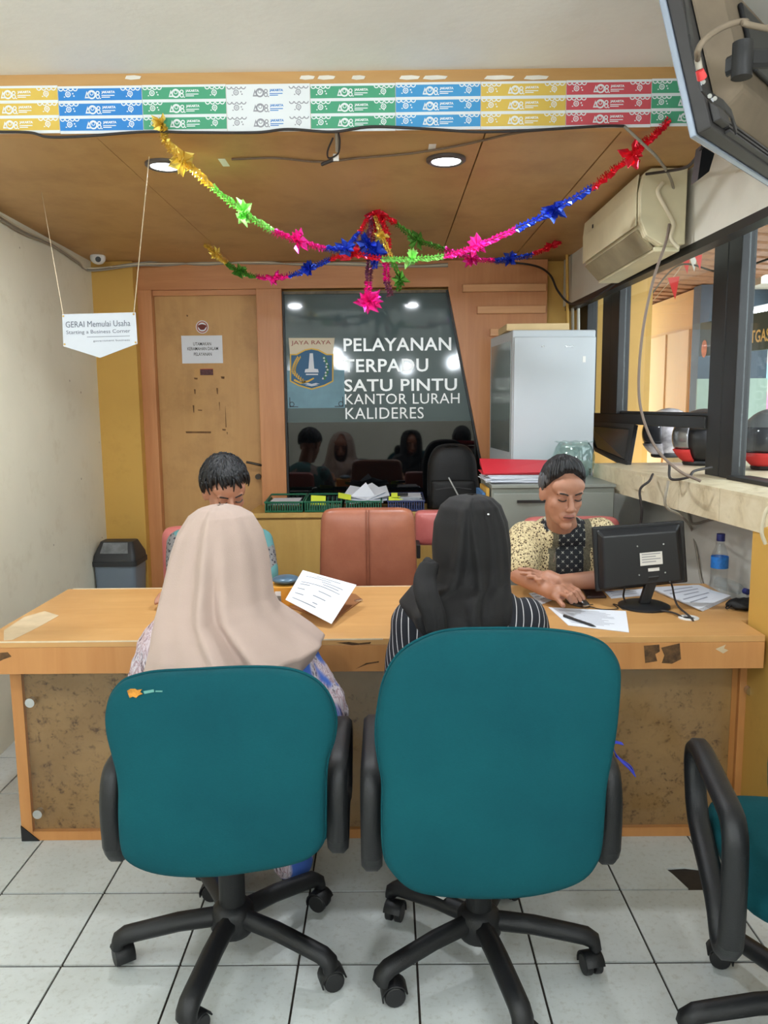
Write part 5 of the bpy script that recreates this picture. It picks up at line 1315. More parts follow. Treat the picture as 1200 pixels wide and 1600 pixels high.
# document standing on a clipboard between the women
cl = thing('clipboard', 'wooden clipboard lying under the lifted form', 'clipboard', tuple(PZ(500,955,ZD)))
ob('board', MB().prism([PZ(x, y, ZD+.0008) for x, y in ((470,912),(556,930),(566,938),(520,972),(452,950))], (0,0,.004)), mat('clipboard_brown', (150,100,60), .6), cl)
ob('metal_clip', MB().obox(PZ(560,938,ZD+.007), .03, .012, .006, Rz(40)), M_chrome, cl)
fq = [PD(x, y, d) for x, y, d in ((473,891,2.80),(557,914,2.74),(518,975,2.46),(446,937,2.56))]
def FS(u, v, w=0): return fq[0]*(1-u)*(1-v) + fq[1]*u*(1-v) + fq[2]*u*v + fq[3]*(1-u)*v + V((0,0,w))
for p in fq: p.z = max(p.z, ZD+.008)
fm_ = thing('paper_form', 'printed form held up between the two women', 'paper', tuple(FS(.5,.5)))
rings = [[FS(u/10, v/8, .012*math.sin(PI*u/10)*math.sin(PI*v/8)) for u in range(11)] for v in range(9)]
ob('sheet', MB().loft(rings, False, False), M_paper, fm_, solid=.0012)
lm = MB()
for k, (u0, u1) in enumerate(((.3,.75),(.12,.6),(.45,.85),(.5,.8),(.1,.85),(.1,.3),(.5,.75),(.1,.25),(.45,.7),(.1,.28),(.5,.6),(.1,.6))):
    v = .1 + .07*k; L_ = lambda u, v: FS(u, v, .0012 + .012*math.sin(PI*u)*math.sin(PI*v))
    us = [u0 + (u1-u0)*i/5 for i in range(6)]
    lm.add([L_(u, v) for u in us] + [L_(u, v+.014) for u in us], [[i, i+1, 7+i, 6+i] for i in range(5)])
ob('print', lm, mat('faint_print3', (110,114,126), .8), fm_)['kind'] = 'stuff'
# orange carton and blue bag seen past the beige headscarf
ca = PZ(436,940,ZD); cx0 = PD(424,925,2.74).x; cx1 = PD(462,925,2.74).x
ct_ = thing('carton', 'orange carton with barcode between headscarf and form', 'box', ((cx0+cx1)/2,2.80,ZD))
zt2 = PD(440,918,2.74).z
ob('body', MB().box((cx0-.03,2.74,ZD+.0005), (cx1+.0,2.86,zt2)), mat('carton_orange', (214,150,50), .6, var=.1), ct_, bevel=.002)
ob('barcode_patch', MB().box((PD(430,930,2.74).x,2.7385,PD(430,943,2.74).z), (PD(439,930,2.74).x,2.7395,PD(430,924,2.74).z)), M_paper, ct_)
bars = MB()
for k in range(7): x = PD(431.2+k*1.1,930,2.738).x; bars.box((x,2.7375,PD(430,942,2.74).z), (x+.0012,2.7384,PD(430,931,2.74).z))
ob('barcode', bars, M_dark, ct_)['kind'] = 'stuff'
pb_ = MB().ell((PD(447,915,2.8).x,2.80,zt2+.016), (.05,.05,.016))
tag(ob('plastic_packet', pb_, mat('packet_blue', (84,112,134), .3, .2, var=.3, vs=20), smooth=180), 'blue-grey plastic packet on the orange carton', 'packet')
# blue ribbon tied to the tall chair's armrest
rb = thing('blue_ribbon', 'bright blue ribbon tied to the tall chair\'s right armrest', 'ribbon', tuple(PD(966,1180,1.75)))
M_rib = mat('ribbon_blue', (36,56,190), .5)
ob('loop', MB().sweep(bez([V((.478,1.76,.672)), PD(972,1162,1.75), PD(960,1160,1.75), PD(958,1170,1.75), PD(966,1184,1.75)], 5), (0,1,0), .014, .002), M_rib, rb)
ob('tail', MB().sweep(bez([PD(962,1180,1.75), PD(972,1190,1.74), PD(982,1199,1.74), PD(992,1211,1.74)], 5), (0,1,.3), .014, .002), M_rib, rb)
ob('tail', MB().sweep(bez([PD(962,1182,1.75), PD(970,1186,1.76), PD(984,1196,1.76), PD(990,1207,1.76)], 5), (0,1,-.3), .012, .002), M_rib, rb)

# ================================================================== FOIL GARLANDS
def foil(name, c):
    m = mat(name, tuple(min(255,int(x*1.08+16)) for x in c), .2, .65); return m
F = {'gold': foil('foil_gold',(220,196,96)), 'lime': foil('foil_lime',(150,214,120)), 'pink': foil('foil_pink',(226,40,150)), 'blue': foil('foil_blue',(44,74,190)), 'red': foil('foil_red',(216,38,60)), 'green': foil('foil_green',(90,150,60)), 'dark': foil('foil_mauve',(140,80,110))}
def foil_chain(pts, r):          # crinkled strands twisting round a path
    mb = MB(); n = len(pts); acc = 0
    for s in range(5):
        ph = s*PI*.4; prev = None
        for i in range(n):
            d = (pts[min(i+1,n-1)] - pts[max(i-1,0)]).normalized(); a = d.orthogonal().normalized(); b = d.cross(a)
            t = i*.9 + ph; o = a*math.cos(t) + b*math.sin(t)
            rr_ = r*random.uniform(.55,1.15); c = pts[i] + o*rr_; e = pts[i] + o*(rr_*.25) + d*.004*random.uniform(-1,1)
            if prev: mb.add([prev[0], c, e, prev[1]], [(0,1,2,3)])
            prev = (c, e)
    return mb
def flower(c, r, k=14):
    mb = MB()
    for i in range(k):
        t = random.random()*2*PI; u = random.uniform(-1,1); w = math.sqrt(1-u*u); d = V((w*math.cos(t), w*math.sin(t), u)); s = d.orthogonal().normalized(); b = d.cross(s)
        L = r*random.uniform(.8,1.2); W_ = r*.34
        for sg_ in (-1, 1):
            q = [c, c + d*L*.5 + b*W_*sg_ + s*W_*.4, c + d*L, c + d*L*.5 + s*W_*-.5]
            mb.add(q, [(0,1,2,3)])
    return mb
def garland(label, nodes, grp='foil garlands', r=.017):
    """nodes: (point, colour, flower?)"""
    root = thing('garland', label, 'garland', tuple(nodes[0][0]), 0, grp)
    P_ = [n[0] for n in nodes]; path = bez(P_, 14); segs = {}
    cur = None; start = 0
    for i in range(len(nodes)-1):
        seg = path[i*14:(i+1)*14+1]; ob('foil_chain', foil_chain(seg, r), F[nodes[i][1]], root)
    for p, c, fl in nodes:
        if fl: ob('foil_flower', flower(p, fl*1.15), F[c], root)
    return root
def GP(x, y, d): return PD(x, y, d)
garland('foil garland from the front right to the rear left, gold to red', [
    (GP(1045,186,2.53),'red',.0), (GP(1020,212,2.58),'red',0), (GP(988,241,2.68),'red',.042), (GP(955,268,2.78),'red',0), (GP(925,292,2.86),'blue',0), (GP(866,328,3.0),'blue',.042), (GP(806,358,3.12),'pink',0), (GP(745,384,3.22),'pink',.042), (GP(694,400,3.32),'lime',0), (GP(642,404,3.42),'lime',.042), (GP(596,404,3.5),'red',0), (GP(548,396,3.58),'red',.045), (GP(516,404,3.66),'blue',0), (GP(482,420,3.76),'blue',.04), (GP(452,430,3.86),'pink',0), (GP(427,434,3.93),'pink',.04), (GP(402,432,3.99),'green',0), (GP(374,424,4.06),'green',.036), (GP(356,412,4.13),'gold',0), (GP(338,397,4.2),'gold',.034), (GP(322,382,4.26),'gold',0)])
garland('foil garland from the front left over the centre to the rear right', [
    (GP(253,194,2.53),'gold',.03), (GP(260,222,2.56),'gold',0), (GP(286,252,2.66),'gold',.045), (GP(330,292,2.78),'lime',0), (GP(380,332,2.95),'lime',.045), (GP(426,362,3.1),'pink',0), (GP(465,377,3.2),'pink',.045), (GP(508,389,3.3),'blue',0), (GP(540,388,3.4),'blue',.04), (GP(562,364,3.5),'red',0), (GP(586,335,3.6),'red',.05), (GP(618,350,3.68),'green',0), (GP(652,375,3.78),'green',.042), (GP(694,390,3.9),'pink',0), (GP(738,404,4.0),'pink',.042), (GP(772,408,4.08),'blue',0), (GP(797,405,4.14),'blue',.04), (GP(832,398,4.2),'red',0), (GP(861,386,4.26),'red',.036), (GP(876,378,4.31),'red',0)])
tz = GP(586,336,3.6)
garland('foil tassel hanging from the ceiling centre, pink flower at its end', [(tz,'red',0), (GP(582,370,3.6),'dark',0), (GP(578,410,3.6),'dark',0), (GP(576,440,3.6),'pink',0), (GP(577,470,3.6),'pink',.055), (GP(577,472,3.6),'pink',.05)], r=.022)
garland('shorter foil tassel with mauve end beside the pink tassel', [(tz+V((.02,0,0)),'red',.03), (GP(606,370,3.58),'red',0), (GP(604,410,3.58),'pink',0), (GP(605,440,3.58),'dark',0), (GP(611,462,3.58),'dark',.0)], r=.02)
garland('green foil tassel, rightmost of the hanging tassels', [(tz+V((.0,-.02,-.01)),'gold',0), (GP(597,368,3.55),'gold',.03), (GP(612,405,3.55),'green',0), (GP(625,437,3.55),'green',.035), (GP(622,455,3.55),'green',0)], r=.014)
garland('dark blue foil tassel, leftmost of the hanging tassels', [(tz+V((-.03,0,0)),'dark',0), (GP(580,350,3.56),'dark',0), (GP(575,382,3.56),'blue',.05), (GP(588,395,3.56),'blue',.05), (GP(586,420,3.56),'dark',0)], r=.016)
# ================================================================== PEOPLE
M_skin = mat('skin_tan', (172,122,98), .5, var=.06, vs=14); M_skin2 = mat('skin_brown', (168,112,86), .5, var=.05, vs=14)
M_lip = mat('lips', (154,100,86), .6); M_hair = mat('hair_black', (15,16,20), .55, var=.4, vs=40, stretch=(3,1,1), bmp=.4, bs=70); M_hairg = mat('hair_greying', (34,34,36), .5, var=.6, vs=60, stretch=(4,1,1.5), bmp=.5, bs=90)
M_brow = mat('eyebrow', (40,34,32), .8); M_eye = mat('eye_dark', (30,24,22), .3); M_trous = mat('dark_trousers', (34,34,40), .8); M_shoe = mat('dark_shoe', (26,24,24), .5)
def head_parts(mb, C, R, s=1.0):
    T = lambda p: C + R @ (V(p)*s)
    E_ = lambda c, r, rot=None: mb.ell(T(c), tuple(x*s for x in r), R @ (rot if rot is not None else Matrix.Identity(3)))
    E_((0,.015,.032), (.074,.092,.084)); E_((0,-.018,-.03), (.066,.066,.080)); E_((0,-.030,-.078), (.050,.050,.040)); E_((0,-.066,-.106), (.024,.020,.018))
    E_((0,-.050,.045), (.066,.036,.042)); E_((.028,-.076,.024), (.026,.010,.008), Ry(-8)); E_((-.028,-.076,.024), (.026,.010,.008), Ry(8))
    for x in (-1, 1):
        E_((x*.036,-.046,-.024), (.026,.024,.028)); E_((x*.031,-.0725,.006), (.0165,.011,.0100)); E_((x*.077,.012,-.004), (.008,.018,.031), Rz(-x*28)); E_((x*.080,.018,.010), (.006,.014,.014), Rz(-x*28))
        E_((x*.013,-.098,-.034), (.0095,.011,.0085))
    mb.cap(T((0,-.082,.012)), T((0,-.106,-.030)), .0085*s, .0125*s)
    E_((0,-.0865,-.0605), (.024,.0090,.0046)); E_((0,-.0850,-.0710), (.021,.0090,.0055)); E_((0,-.076,-.066), (.034,.014,.022))
    return T
def face_bits(root, body, T, R, s, look=True):
    # lips coloured on the skin itself; lashes, lids and brows as thin pieces
    me = body.data; M = WM[body]; inv = R.inverted(); C = T((0,0,0))
    for p in me.polygons:
        q = inv @ ((M @ p.center) - C)/s
        if abs(q.x) < .0235 - abs(q.z+.066)*.6 and -.0775 < q.z < -.0555 and q.y < -.080: p.material_index = 1
    for x in (-1, 1):
        br = [T((x*.014,-.0895,.0235)), T((x*.028,-.0895,.0285)), T((x*.042,-.0815,.0285)), T((x*.051,-.073,.0235))]
        ob('eyebrow', MB().tube(bez(br, 5), [.0028*s]*6 + [.0034*s]*5 + [.002*s]*5, 6), M_brow, root, smooth=180)
        la = [T((x*.0165,-.0825,.0025)), T((x*.024,-.0865,-.0005)), T((x*.033,-.0865,-.0015)), T((x*.041,-.0825,.0000)), T((x*.0465,-.076,.0025))]
        ob('eyelashes', MB().tube(bez(la, 4), .0024*s, 6), M_eye, root, smooth=180)
        cr_ = [T((x*.018,-.0825,.0115)), T((x*.028,-.0868,.0140)), T((x*.038,-.0835,.0130)), T((x*.046,-.077,.009))]
        ob('eyelid_crease', MB().tube(bez(cr_, 4), .0009*s, 5), M_lip, root, smooth=180)
    ob('mouth_line', MB().tube(bez([T((-.022,-.0865,-.0665)), T((-.008,-.0945,-.0655)), T((0,-.0952,-.0662)), T((.008,-.0945,-.0655)), T((.022,-.0865,-.0665))], 4), .0014*s, 5), M_eye, root, smooth=180)
def hair_cap(C, R, s, line, thick, amp=.006, seed=0.0, lift=None):
    rings = []; NA, NT = 72, 22
    for k in range(NT+1):
        t = max(.015, k/NT); ring = []
        for j in range(NA):
            a = 2*PI*j/NA; th = math.radians(line(math.degrees(a) if a <= PI else math.degrees(2*PI-a), 1 if a <= PI else -1))*t
            d = V((math.sin(th)*math.sin(a), -math.sin(th)*math.cos(a), math.cos(th)))
            edge = min(1, (1-t)*5)**.6
            w = amp*.7*noise.noise(V((d.x*24+seed, d.y*5, d.z*6))) + amp*.8*noise.noise(V((math.cos(a)*7, math.sin(a)*7, th*1.6+seed)))
            h_ = thick(a, th)*edge + w*edge - .003*(1-edge)
            ring.append(C + R @ (V((d.x*(.074+h_), .015 + d.y*(.092+h_), .032 + d.z*(.084+h_)))*s))
        rings.append(ring)
    return MB().loft(rings, False)
def hand(mb, wrist, palm, fingers, thumb, r=.0085):
    mb.cap(wrist, palm, .026, .030)
    for f in fingers:
        mb.cap(palm.lerp(f[0], .45), f[0], .017, r*1.12)
        for a, b in zip(f, f[1:]): mb.cap(a, b, r*1.08, r*.95, 10)
    for a, b in zip(thumb, thumb[1:]): mb.cap(a, b, r*1.25, r*1.05, 10)
def legs(root, pel, kn, an, m, shoes=M_shoe, r=(.095,.065,.05), name='trousers', vox=.009, toe=1):
    mb = MB(); mb.ell(pel, (.175,.14,.11))
    for k, a, sx in zip(kn, an, (-1, 1)):
        h_ = V((pel.x + sx*.085, pel.y, pel.z)); mb.cap(h_, k, r[0], r[1]+.012); mb.cap(k, a, r[1]+.008, r[2])
    o = ob(name, blob(mb, vox, 5, name), m, root, smooth=180)
    for a in an:
        s_ = MB(); s_.ell(V((a.x, a.y+.06*toe, .035)), (.042,.125,.034)); s_.ell(V((a.x, a.y, .05)), (.038,.05,.045))
        sm = blob(s_, .007, 3, 'shoe')
        for v in sm.vertices: v.co.z = max(v.co.z, .002)
        ob('shoe', sm, shoes, root, smooth=180)
    return o

def wrinkle(me, fn):
    nn_ = [v.normal.copy() for v in me.vertices]
    for v, n_ in zip(me.vertices, nn_): v.co = v.co + n_*fn(v.co)
# ---- fabrics
def batik_cream():
    m, nt, b = _new('batik_cream'); vec = coords(nt)
    v = _nd(nt, 'ShaderNodeTexVoronoi'); v.inputs['Scale'].default_value = 105; nt.links.new(vec, v.inputs['Vector'])
    v2 = _nd(nt, 'ShaderNodeTexVoronoi', feature='DISTANCE_TO_EDGE'); v2.inputs['Scale'].default_value = 70; nt.links.new(vec, v2.inputs['Vector'])
    c = ramp(nt, v.outputs['Distance'], [(.30, lin((70,52,34))), (.42, lin((206,190,148)))])
    c = mixc(nt, ramp(nt, v2.outputs['Distance'], [(.02, (.8,.8,.8)), (.05, (0,0,0))]), c, lin((96,72,44)))
    nt.links.new(c, b.inputs['Base Color']); b.inputs['Roughness'].default_value = .85; return m
def batik_black():
    m, nt, b = _new('batik_black'); tc = _nd(nt, 'ShaderNodeTexCoord'); sp = _nd(nt, 'ShaderNodeSeparateXYZ'); nt.links.new(tc.outputs['Object'], sp.inputs[0])
    def fr(s, off=0): return math_n(nt, 'ABSOLUTE', math_n(nt, 'SUBTRACT', math_n(nt, 'FRACT', math_n(nt, 'ADD', math_n(nt, 'MULTIPLY', s, 30.0), off)), .5))
    x = math_n(nt, 'ADD', sp.outputs['X'], sp.outputs['Z']); z = math_n(nt, 'SUBTRACT', sp.outputs['X'], sp.outputs['Z'])
    a, c = fr(x), fr(z); pr_ = math_n(nt, 'MULTIPLY', a, c)
    st = math_n(nt, 'MULTIPLY', math_n(nt, 'LESS_THAN', pr_, .007), math_n(nt, 'LESS_THAN', math_n(nt, 'ADD', a, c), .30))
    nt.links.new(mixc(nt, st, lin((16,18,24)), lin((150,150,140))), b.inputs['Base Color']); b.inputs['Roughness'].default_value = .8; return m
def batik_streak():
    m, nt, b = _new('batik_streak'); vec = coords(nt, (14,14,2.4)); v3 = coords(nt, (9,9,3))
    f = ntex(nt, vec, 2.2, 5, .6, 1.2); g = ntex(nt, v3, 1.2, 2, .5, .6)
    c = ramp(nt, f, [(.34, lin((62,44,54))), (.38, lin((176,146,146))), (.45, lin((206,192,200))), (.50, lin((150,118,124))), (.54, lin((212,204,212))), (.59, lin((70,48,58))), (.63, lin((190,168,172)))])
    c = mixc(nt, ramp(nt, g, [(.51, (0,0,0)), (.56, (1,1,1))]), c, lin((66,104,190)))
    nt.links.new(c, b.inputs['Base Color']); b.inputs['Roughness'].default_value = .85; return m
def batik_teal():
    m, nt, b = _new('batik_teal'); vec = coords(nt); f = ntex(nt, vec, 7, 2, .5, .5)
    v = _nd(nt, 'ShaderNodeTexVoronoi'); v.inputs['Scale'].default_value = 70; nt.links.new(vec, v.inputs['Vector'])
    dots = ramp(nt, v.outputs['Distance'], [(.3, lin((40,40,48))), (.4, lin((120,118,118)))])
    c = mixc(nt, ramp(nt, f, [(.54, (0,0,0)), (.56, (1,1,1))]), lin((84,136,138)), dots)
    c = mixc(nt, ramp(nt, f, [(.40, (1,1,1)), (.42, (0,0,0))]), c, lin((196,180,172)))
    nt.links.new(c, b.inputs['Base Color']); b.inputs['Roughness'].default_value = .85; return m
def stripes():
    m, nt, b = _new('pinstripe'); at = _nd(nt, 'ShaderNodeAttribute'); at.attribute_name = 'sc'
    f = math_n(nt, 'FRACT', math_n(nt, 'MULTIPLY', at.outputs['Fac'], 1/.0195))
    nt.links.new(mixc(nt, math_n(nt, 'LESS_THAN', f, .12), lin((22,24,34)), lin((206,204,206))), b.inputs['Base Color']); b.inputs['Roughness'].default_value = .8; return m
M_bc, M_bb, M_bs, M_bt, M_st = batik_cream(), batik_black(), batik_streak(), batik_teal(), stripes()
M_bg2 = mat('batik_grey', (92,86,68), .85, var=.5, vs=160)
def cloth(name, c, rough=.85, sheen=.3):
    m = mat(name, c, rough, var=.05, vs=5, bmp=.12, bs=350, sheen=sheen); return m
M_beige = cloth('beige_chiffon', (182,160,149), .85, .05); M_hblk = cloth('black_cloth', (12,10,12), .8, 0)

def drape(rows, NA=160, fold=None, hem=None):
    """cloth hung over head and shoulders; rows of (picture y, left x, right x, centre depth, half depth)"""
    rings = []; K = 5
    R_ = []
    for i in range(len(rows)-1):
        for k in range(K):
            t = k/K; R_.append([a*(1-t)+b*t for a, b in zip(rows[i], rows[i+1])])
    R_.append(list(rows[-1]))
    n = len(R_)
    for i, (y, xl, xr, Yc, hd) in enumerate(R_):
        l = PD(xl, y, Yc); r = PD(xr, y, Yc); hw = (r.x-l.x)/2; cx = (r.x+l.x)/2; ring = []
        for j in range(NA):
            a = 2*PI*j/NA; f = fold(a, i/(n-1)) if fold else 0
            ca, sa = math.cos(a), math.sin(a)
            ring.append(V((cx + hw*ca + f*ca*.35, Yc - hd*sa*(1 if sa > 0 else .95) - f*sa, (l.z+r.z)/2 + (r.z-l.z)/2*ca*.0 + (hem(a, i/(n-1)) if hem else 0))))
        rings.append(ring)
    return rings

# ---- woman in beige headscarf
wL = thing('person', 'woman seen from behind in beige headscarf and streaked blue blouse', 'person', (-.41,1.9,0), 0, 'people at the desk')
hx = PD(345,860,2.08).x; ztop = PD(345,793,2.06).z
C = V((hx,2.085,ztop-.118)); R = Rz(180) @ Rx(22)
sL, sR_ = PD(262,1006,1.99), PD(446,1018,1.99); eL, eR = PD(226,1092,1.97), PD(509,1106,1.98)
wrL, wrR = V((-.52,2.40,.80)), PZ(440,990,.80)
mb = MB(); T = head_parts(mb, C, R, 1.0); nb = V(((sL.x+sR_.x)/2, 2.02, .93))
mb.cap(T((0,.02,-.07)), nb, .05, .056); pel = V((-.41,1.86,.60))
mb.ell(V((-.40,1.99,.74)), (.14,.08,.14)); mb.ell(pel+V((0,.02,.03)), (.15,.11,.14)); mb.cap(sL, sR_, .05)
for s_, e, w, sg in ((sL,eL,wrL,-1),(sR_,eR,wrR,1)):
    mb.cap(s_, e, .045, .038); mb.cap(e, w, .038, .026)
    pl = w + V((0,.06,-.012)); fs = []
    for k in range(4):
        b0 = pl + V(((k-1.5)*.019,.035,-.002)); fs.append([b0, b0+V((0,.032,-.008)), b0+V((0,.056,-.018))])
    hand(mb, w, pl, fs, [pl+V((-sg*.025,-.005,-.004)), pl+V((-sg*.045,.02,-.01)), pl+V((-sg*.048,.045,-.014))])
bd = ob('body', blob(mb, .0058, 3), [M_skin2, M_lip], wL, smooth=180); face_bits(wL, bd, T, R, 1.0)
mb = MB(); mb.ell(V((-.40,1.985,.74)), (.175,.11,.165)); mb.ell(pel+V((0,.01,.02)), (.20,.145,.16)); mb.cap(sL, sR_, .068); mb.ell(nb+V((0,.015,-.075)), (.085,.06,.05))
for s_, e, w in ((sL,eL,wrL),(sR_,eR,wrR)): mb.cap(s_, e, .072, .062); mb.cap(e, e.lerp(w,.8), .062, .05)
bm_ = blob(mb, .009, 6, 'blouse')
wrinkle(bm_, lambda c: .006*noise.noise(V((c.x*9, c.y*9, c.z*26))) + .004*noise.noise(c*40))
ob('blouse', bm_, M_bs, wL, smooth=180)
legs(wL, V((-.41,1.87,.565)), (V((-.52,2.22,.55)), V((-.30,2.22,.55))), (V((-.50,2.20,.09)), V((-.30,2.22,.09))), M_bs, r=(.09,.065,.065), name='skirt')
rows = [(789,338,350,2.06,.015),(791,325,362,2.06,.045),(795,311,377,2.06,.072),(805,297,394,2.06,.098),(830,281,409,2.06,.124),(865,269,418,2.055,.136),(900,261,422,2.045,.142),(930,253,426,2.03,.150),(950,248,436,2.02,.165),(970,243,464,2.01,.19),(990,240,492,2.0,.21),(1003,238,506,1.99,.22),(1022,236,494,1.985,.225),(1048,234,470,1.98,.228),(1066,233,452,1.98,.228)]
def foldL(a, t):
    amp = .004 + .026*t**1.3
    w = math.sin(5*a + 4.0*t + .8) + .7*math.sin(9*a - 3*t + 1.1) + .45*math.sin(15*a + 6*t)
    g = math.exp(-((a-1.05-.5*(1-t))/.16)**2)*1.5 + math.exp(-((a-1.75+.25*t)/.12)**2)*1.3 - math.exp(-((a-1.4)/.12)**2)*1.0 + math.exp(-((a-2.4-.2*t)/.13)**2)*1.2
    return amp*(w*.45 + g*1.35)
rg = drape(rows, 180, foldL)
mb = MB().loft(rg, False)
nr, na = len(rg), 180
keep = []
for f in mb.f:
    i = f[0]//na; j = f[0] % na; a = 2*PI*j/na; t = i/(nr-1)
    if .16 < t < .60 and abs(a-1.5*PI) < .50*math.sin(PI*(t-.16)/.44)**.5: continue
    keep.append(f)
mb.f = keep; mb.m = [0]*len(keep)
ob('headscarf', mb, M_beige, wL, smooth=180, solid=.003)

# ---- woman in black headscarf
wR = thing('person', 'woman seen from behind in black headscarf and pinstriped blouse', 'person', (.22,1.9,0), 0, 'people at the desk')
hx = PD(737,850,2.12).x; ztop = PD(737,777,2.12).z
C = V((hx,2.125,ztop-.118)); R = Rz(176) @ Rx(12)
sL, sR_ = PD(648,972,2.06), PD(820,970,2.06); eL, eR = PD(624,1092,2.03), PD(842,1090,2.03)
wrL, wrR = V((.12,2.41,.80)), V((.34,2.41,.80))
mb = MB(); T = head_parts(mb, C, R, 1.0); nb = V(((sL.x+sR_.x)/2, 2.08, .95)); pel = V((.225,1.87,.60))
mb.cap(T((0,.02,-.07)), nb, .05, .056); mb.ell(V((.225,2.04,.78)), (.13,.075,.15)); mb.ell(pel+V((0,.02,.03)), (.15,.11,.14)); mb.cap(sL, sR_, .045)
for s_, e, w, sg in ((sL,eL,wrL,-1),(sR_,eR,wrR,1)):
    mb.cap(s_, e, .043, .036); mb.cap(e, w, .036, .025)
    pl = w + V((0,.06,-.012)); fs = []
    for k in range(4):
        b0 = pl + V(((k-1.5)*.019,.035,-.002)); fs.append([b0, b0+V((0,.032,-.008)), b0+V((0,.056,-.018))])
    hand(mb, w, pl, fs, [pl+V((-sg*.025,-.005,-.004)), pl+V((-sg*.045,.02,-.01)), pl+V((-sg*.048,.045,-.014))])
bd = ob('body', blob(mb, .0058, 3), [M_skin2, M_lip], wR, smooth=180); face_bits(wR, bd, T, R, 1.0)
mb = MB(); mb.ell(V((.225,2.035,.79)), (.170,.10,.20)); mb.ell(pel+V((0,.01,.02)), (.19,.14,.16)); mb.cap(sL, sR_, .062); mb.ell(nb+V((0,.02,-.05)), (.10,.065,.06))
for s_, e, w in ((sL,eL,wrL),(sR_,eR,wrR)): mb.cap(s_, e, .064, .052); mb.cap(e, e.lerp(w,.85), .052, .042)
bm_ = blob(mb, .008, 6, 'blouse')
wrinkle(bm_, lambda c: .004*noise.noise(V((c.x*12, c.y*12, c.z*20))))
at = bm_.attributes.new('sc', 'FLOAT', 'POINT'); cx_ = .225
for i, v in enumerate(bm_.vertices):
    dx = v.co.x - cx_; k = min(1, max(0, (abs(dx)-.13)/.07)); s_ = 1 if dx > 0 else -1
    at.data[i].value = dx + .006*math.sin(v.co.z*30+dx*20) + k*s_*(-.35*(v.co.z-.90) + .6*(v.co.y-2.03))
ob('blouse', bm_, M_st, wR, smooth=180)
legs(wR, V((.225,1.87,.565)), (V((.13,2.26,.55)), V((.33,2.26,.55))), (V((.14,2.25,.09)), V((.32,2.25,.09))), M_trous)
rows = [(773,730,745,2.12,.015),(775,716,757,2.12,.045),(779,702,769,2.12,.070),(790,689,781,2.12,.095),(815,679,791,2.12,.118),(850,676,796,2.115,.128),(880,677,797,2.11,.128),(903,672,796,2.10,.134),(920,640,798,2.08,.155),(940,624,797,2.07,.175),(955,632,792,2.065,.182),(968,648,780,2.06,.186),(980,668,752,2.06,.186),(988,682,727,2.06,.182)]
def foldR(a, t):
    amp = .004 + .020*t
    w = math.sin(4*a + 7*t) + .6*math.sin(7*a - 5*t + 2)
    g = math.exp(-((a-2.1-.9*(t-.5))/.14)**2)*1.6 + math.exp(-((a-1.55+.7*(t-.4))/.10)**2)*1.3 - math.exp(-((a-1.2)/.14)**2)*.9 + math.exp(-((a-.75+.3*t)/.12)**2)*1.1
    return amp*(w*.4 + g*1.1)
rg = drape(rows, 180, foldR); mb = MB().loft(rg, False); nr = len(rg); keep = []
for f in mb.f:
    i = f[0]//180; j = f[0] % 180; a = 2*PI*j/180; t = i/(nr-1)
    if .18 < t < .60 and abs(a-1.5*PI) < .50*math.sin(PI*(t-.18)/.42)**.5: continue
    keep.append(f)
mb.f = keep; mb.m = [0]*len(keep)
hs = ob('headscarf', mb, M_hblk, wR, smooth=180, solid=.003)
# gathered end of the scarf over the left shoulder
pts = [PD(672,880,1.975), PD(664,905,1.945), PD(668,935,1.90), PD(678,962,1.885), PD(682,988,1.88)]
tl_ = MB(); path = bez(pts, 6)
for k in range(3):
    tl_.tube([p + V(((k-1)*.014, -.004*(k == 1), 0)) for p in path], [.012+.006*math.sin(PI*i/len(path)) for i in range(len(path))], 10)
ob('scarf_tail', blob(tl_, .005, 3, 'tail'), M_hblk, hs, smooth=180)
kn = MB(); kn.ell(PD(672,890,1.99), (.022,.02,.028)); kn.ell(PD(668,884,2.0), (.016,.016,.024)); ob('scarf_knot', blob(kn, .005, 2, 'knot'), M_hblk, hs, smooth=180)
pnp = PD(762,806,2.0)
ob('pin', MB().ell(PD(763,804,1.998), (.0035,.0035,.0035)), M_chrome, hs, smooth=180)

# ---- man at the monitor
mA = thing('person', 'man in cream batik shirt working with mouse at the monitor', 'person', (PD(880,800,3.1).x,3.1,0), 0, 'people at the desk')
C = PD(879,771,2.86); s = .94; R = Rz(9) @ Rx(13)
sL, sR_ = PD(822,843,3.02), PD(936,838,3.02); cx_ = (sL.x+sR_.x)/2
eL, eR = PD(812,897,2.89), PD(952,905,2.93); wL_ = PZ(862,926,.782); wR_ = PZ(873,909,.812)
mb = MB(); T = head_parts(mb, C, R, s); nb = V((cx_-.005,3.0,.965))
mb.cap(T((0,.025,-.06)), nb, .052, .058); mb.cap(sL, sR_, .05); mb.ell(V((cx_,3.07,.80)), (.15,.10,.17)); mb.ell(V((cx_,3.15,.60)), (.15,.11,.14))
mb.cap(sL, eL, .045, .040); mb.cap(eL, wL_, .040, .026); mb.cap(sR_, eR, .045, .040); mb.cap(eR, wR_, .040, .026)
pr_ = PZ(874,926,.792)
fs = [[PZ(x0,y0,.796), PZ((x0+x1)/2+2,(y0+y1)/2-3,.802), PZ(x1,y1,.774)] for x0,y0,x1,y1 in ((877,928,893,941),(881,923,900,940),(886,919,907,938),(890,915,912,935))]
hand(mb, wL_, pr_, fs, [PZ(866,931,.785), PZ(874,939,.778), PZ(880,946,.768)])
pl = PD(857,903,2.80)
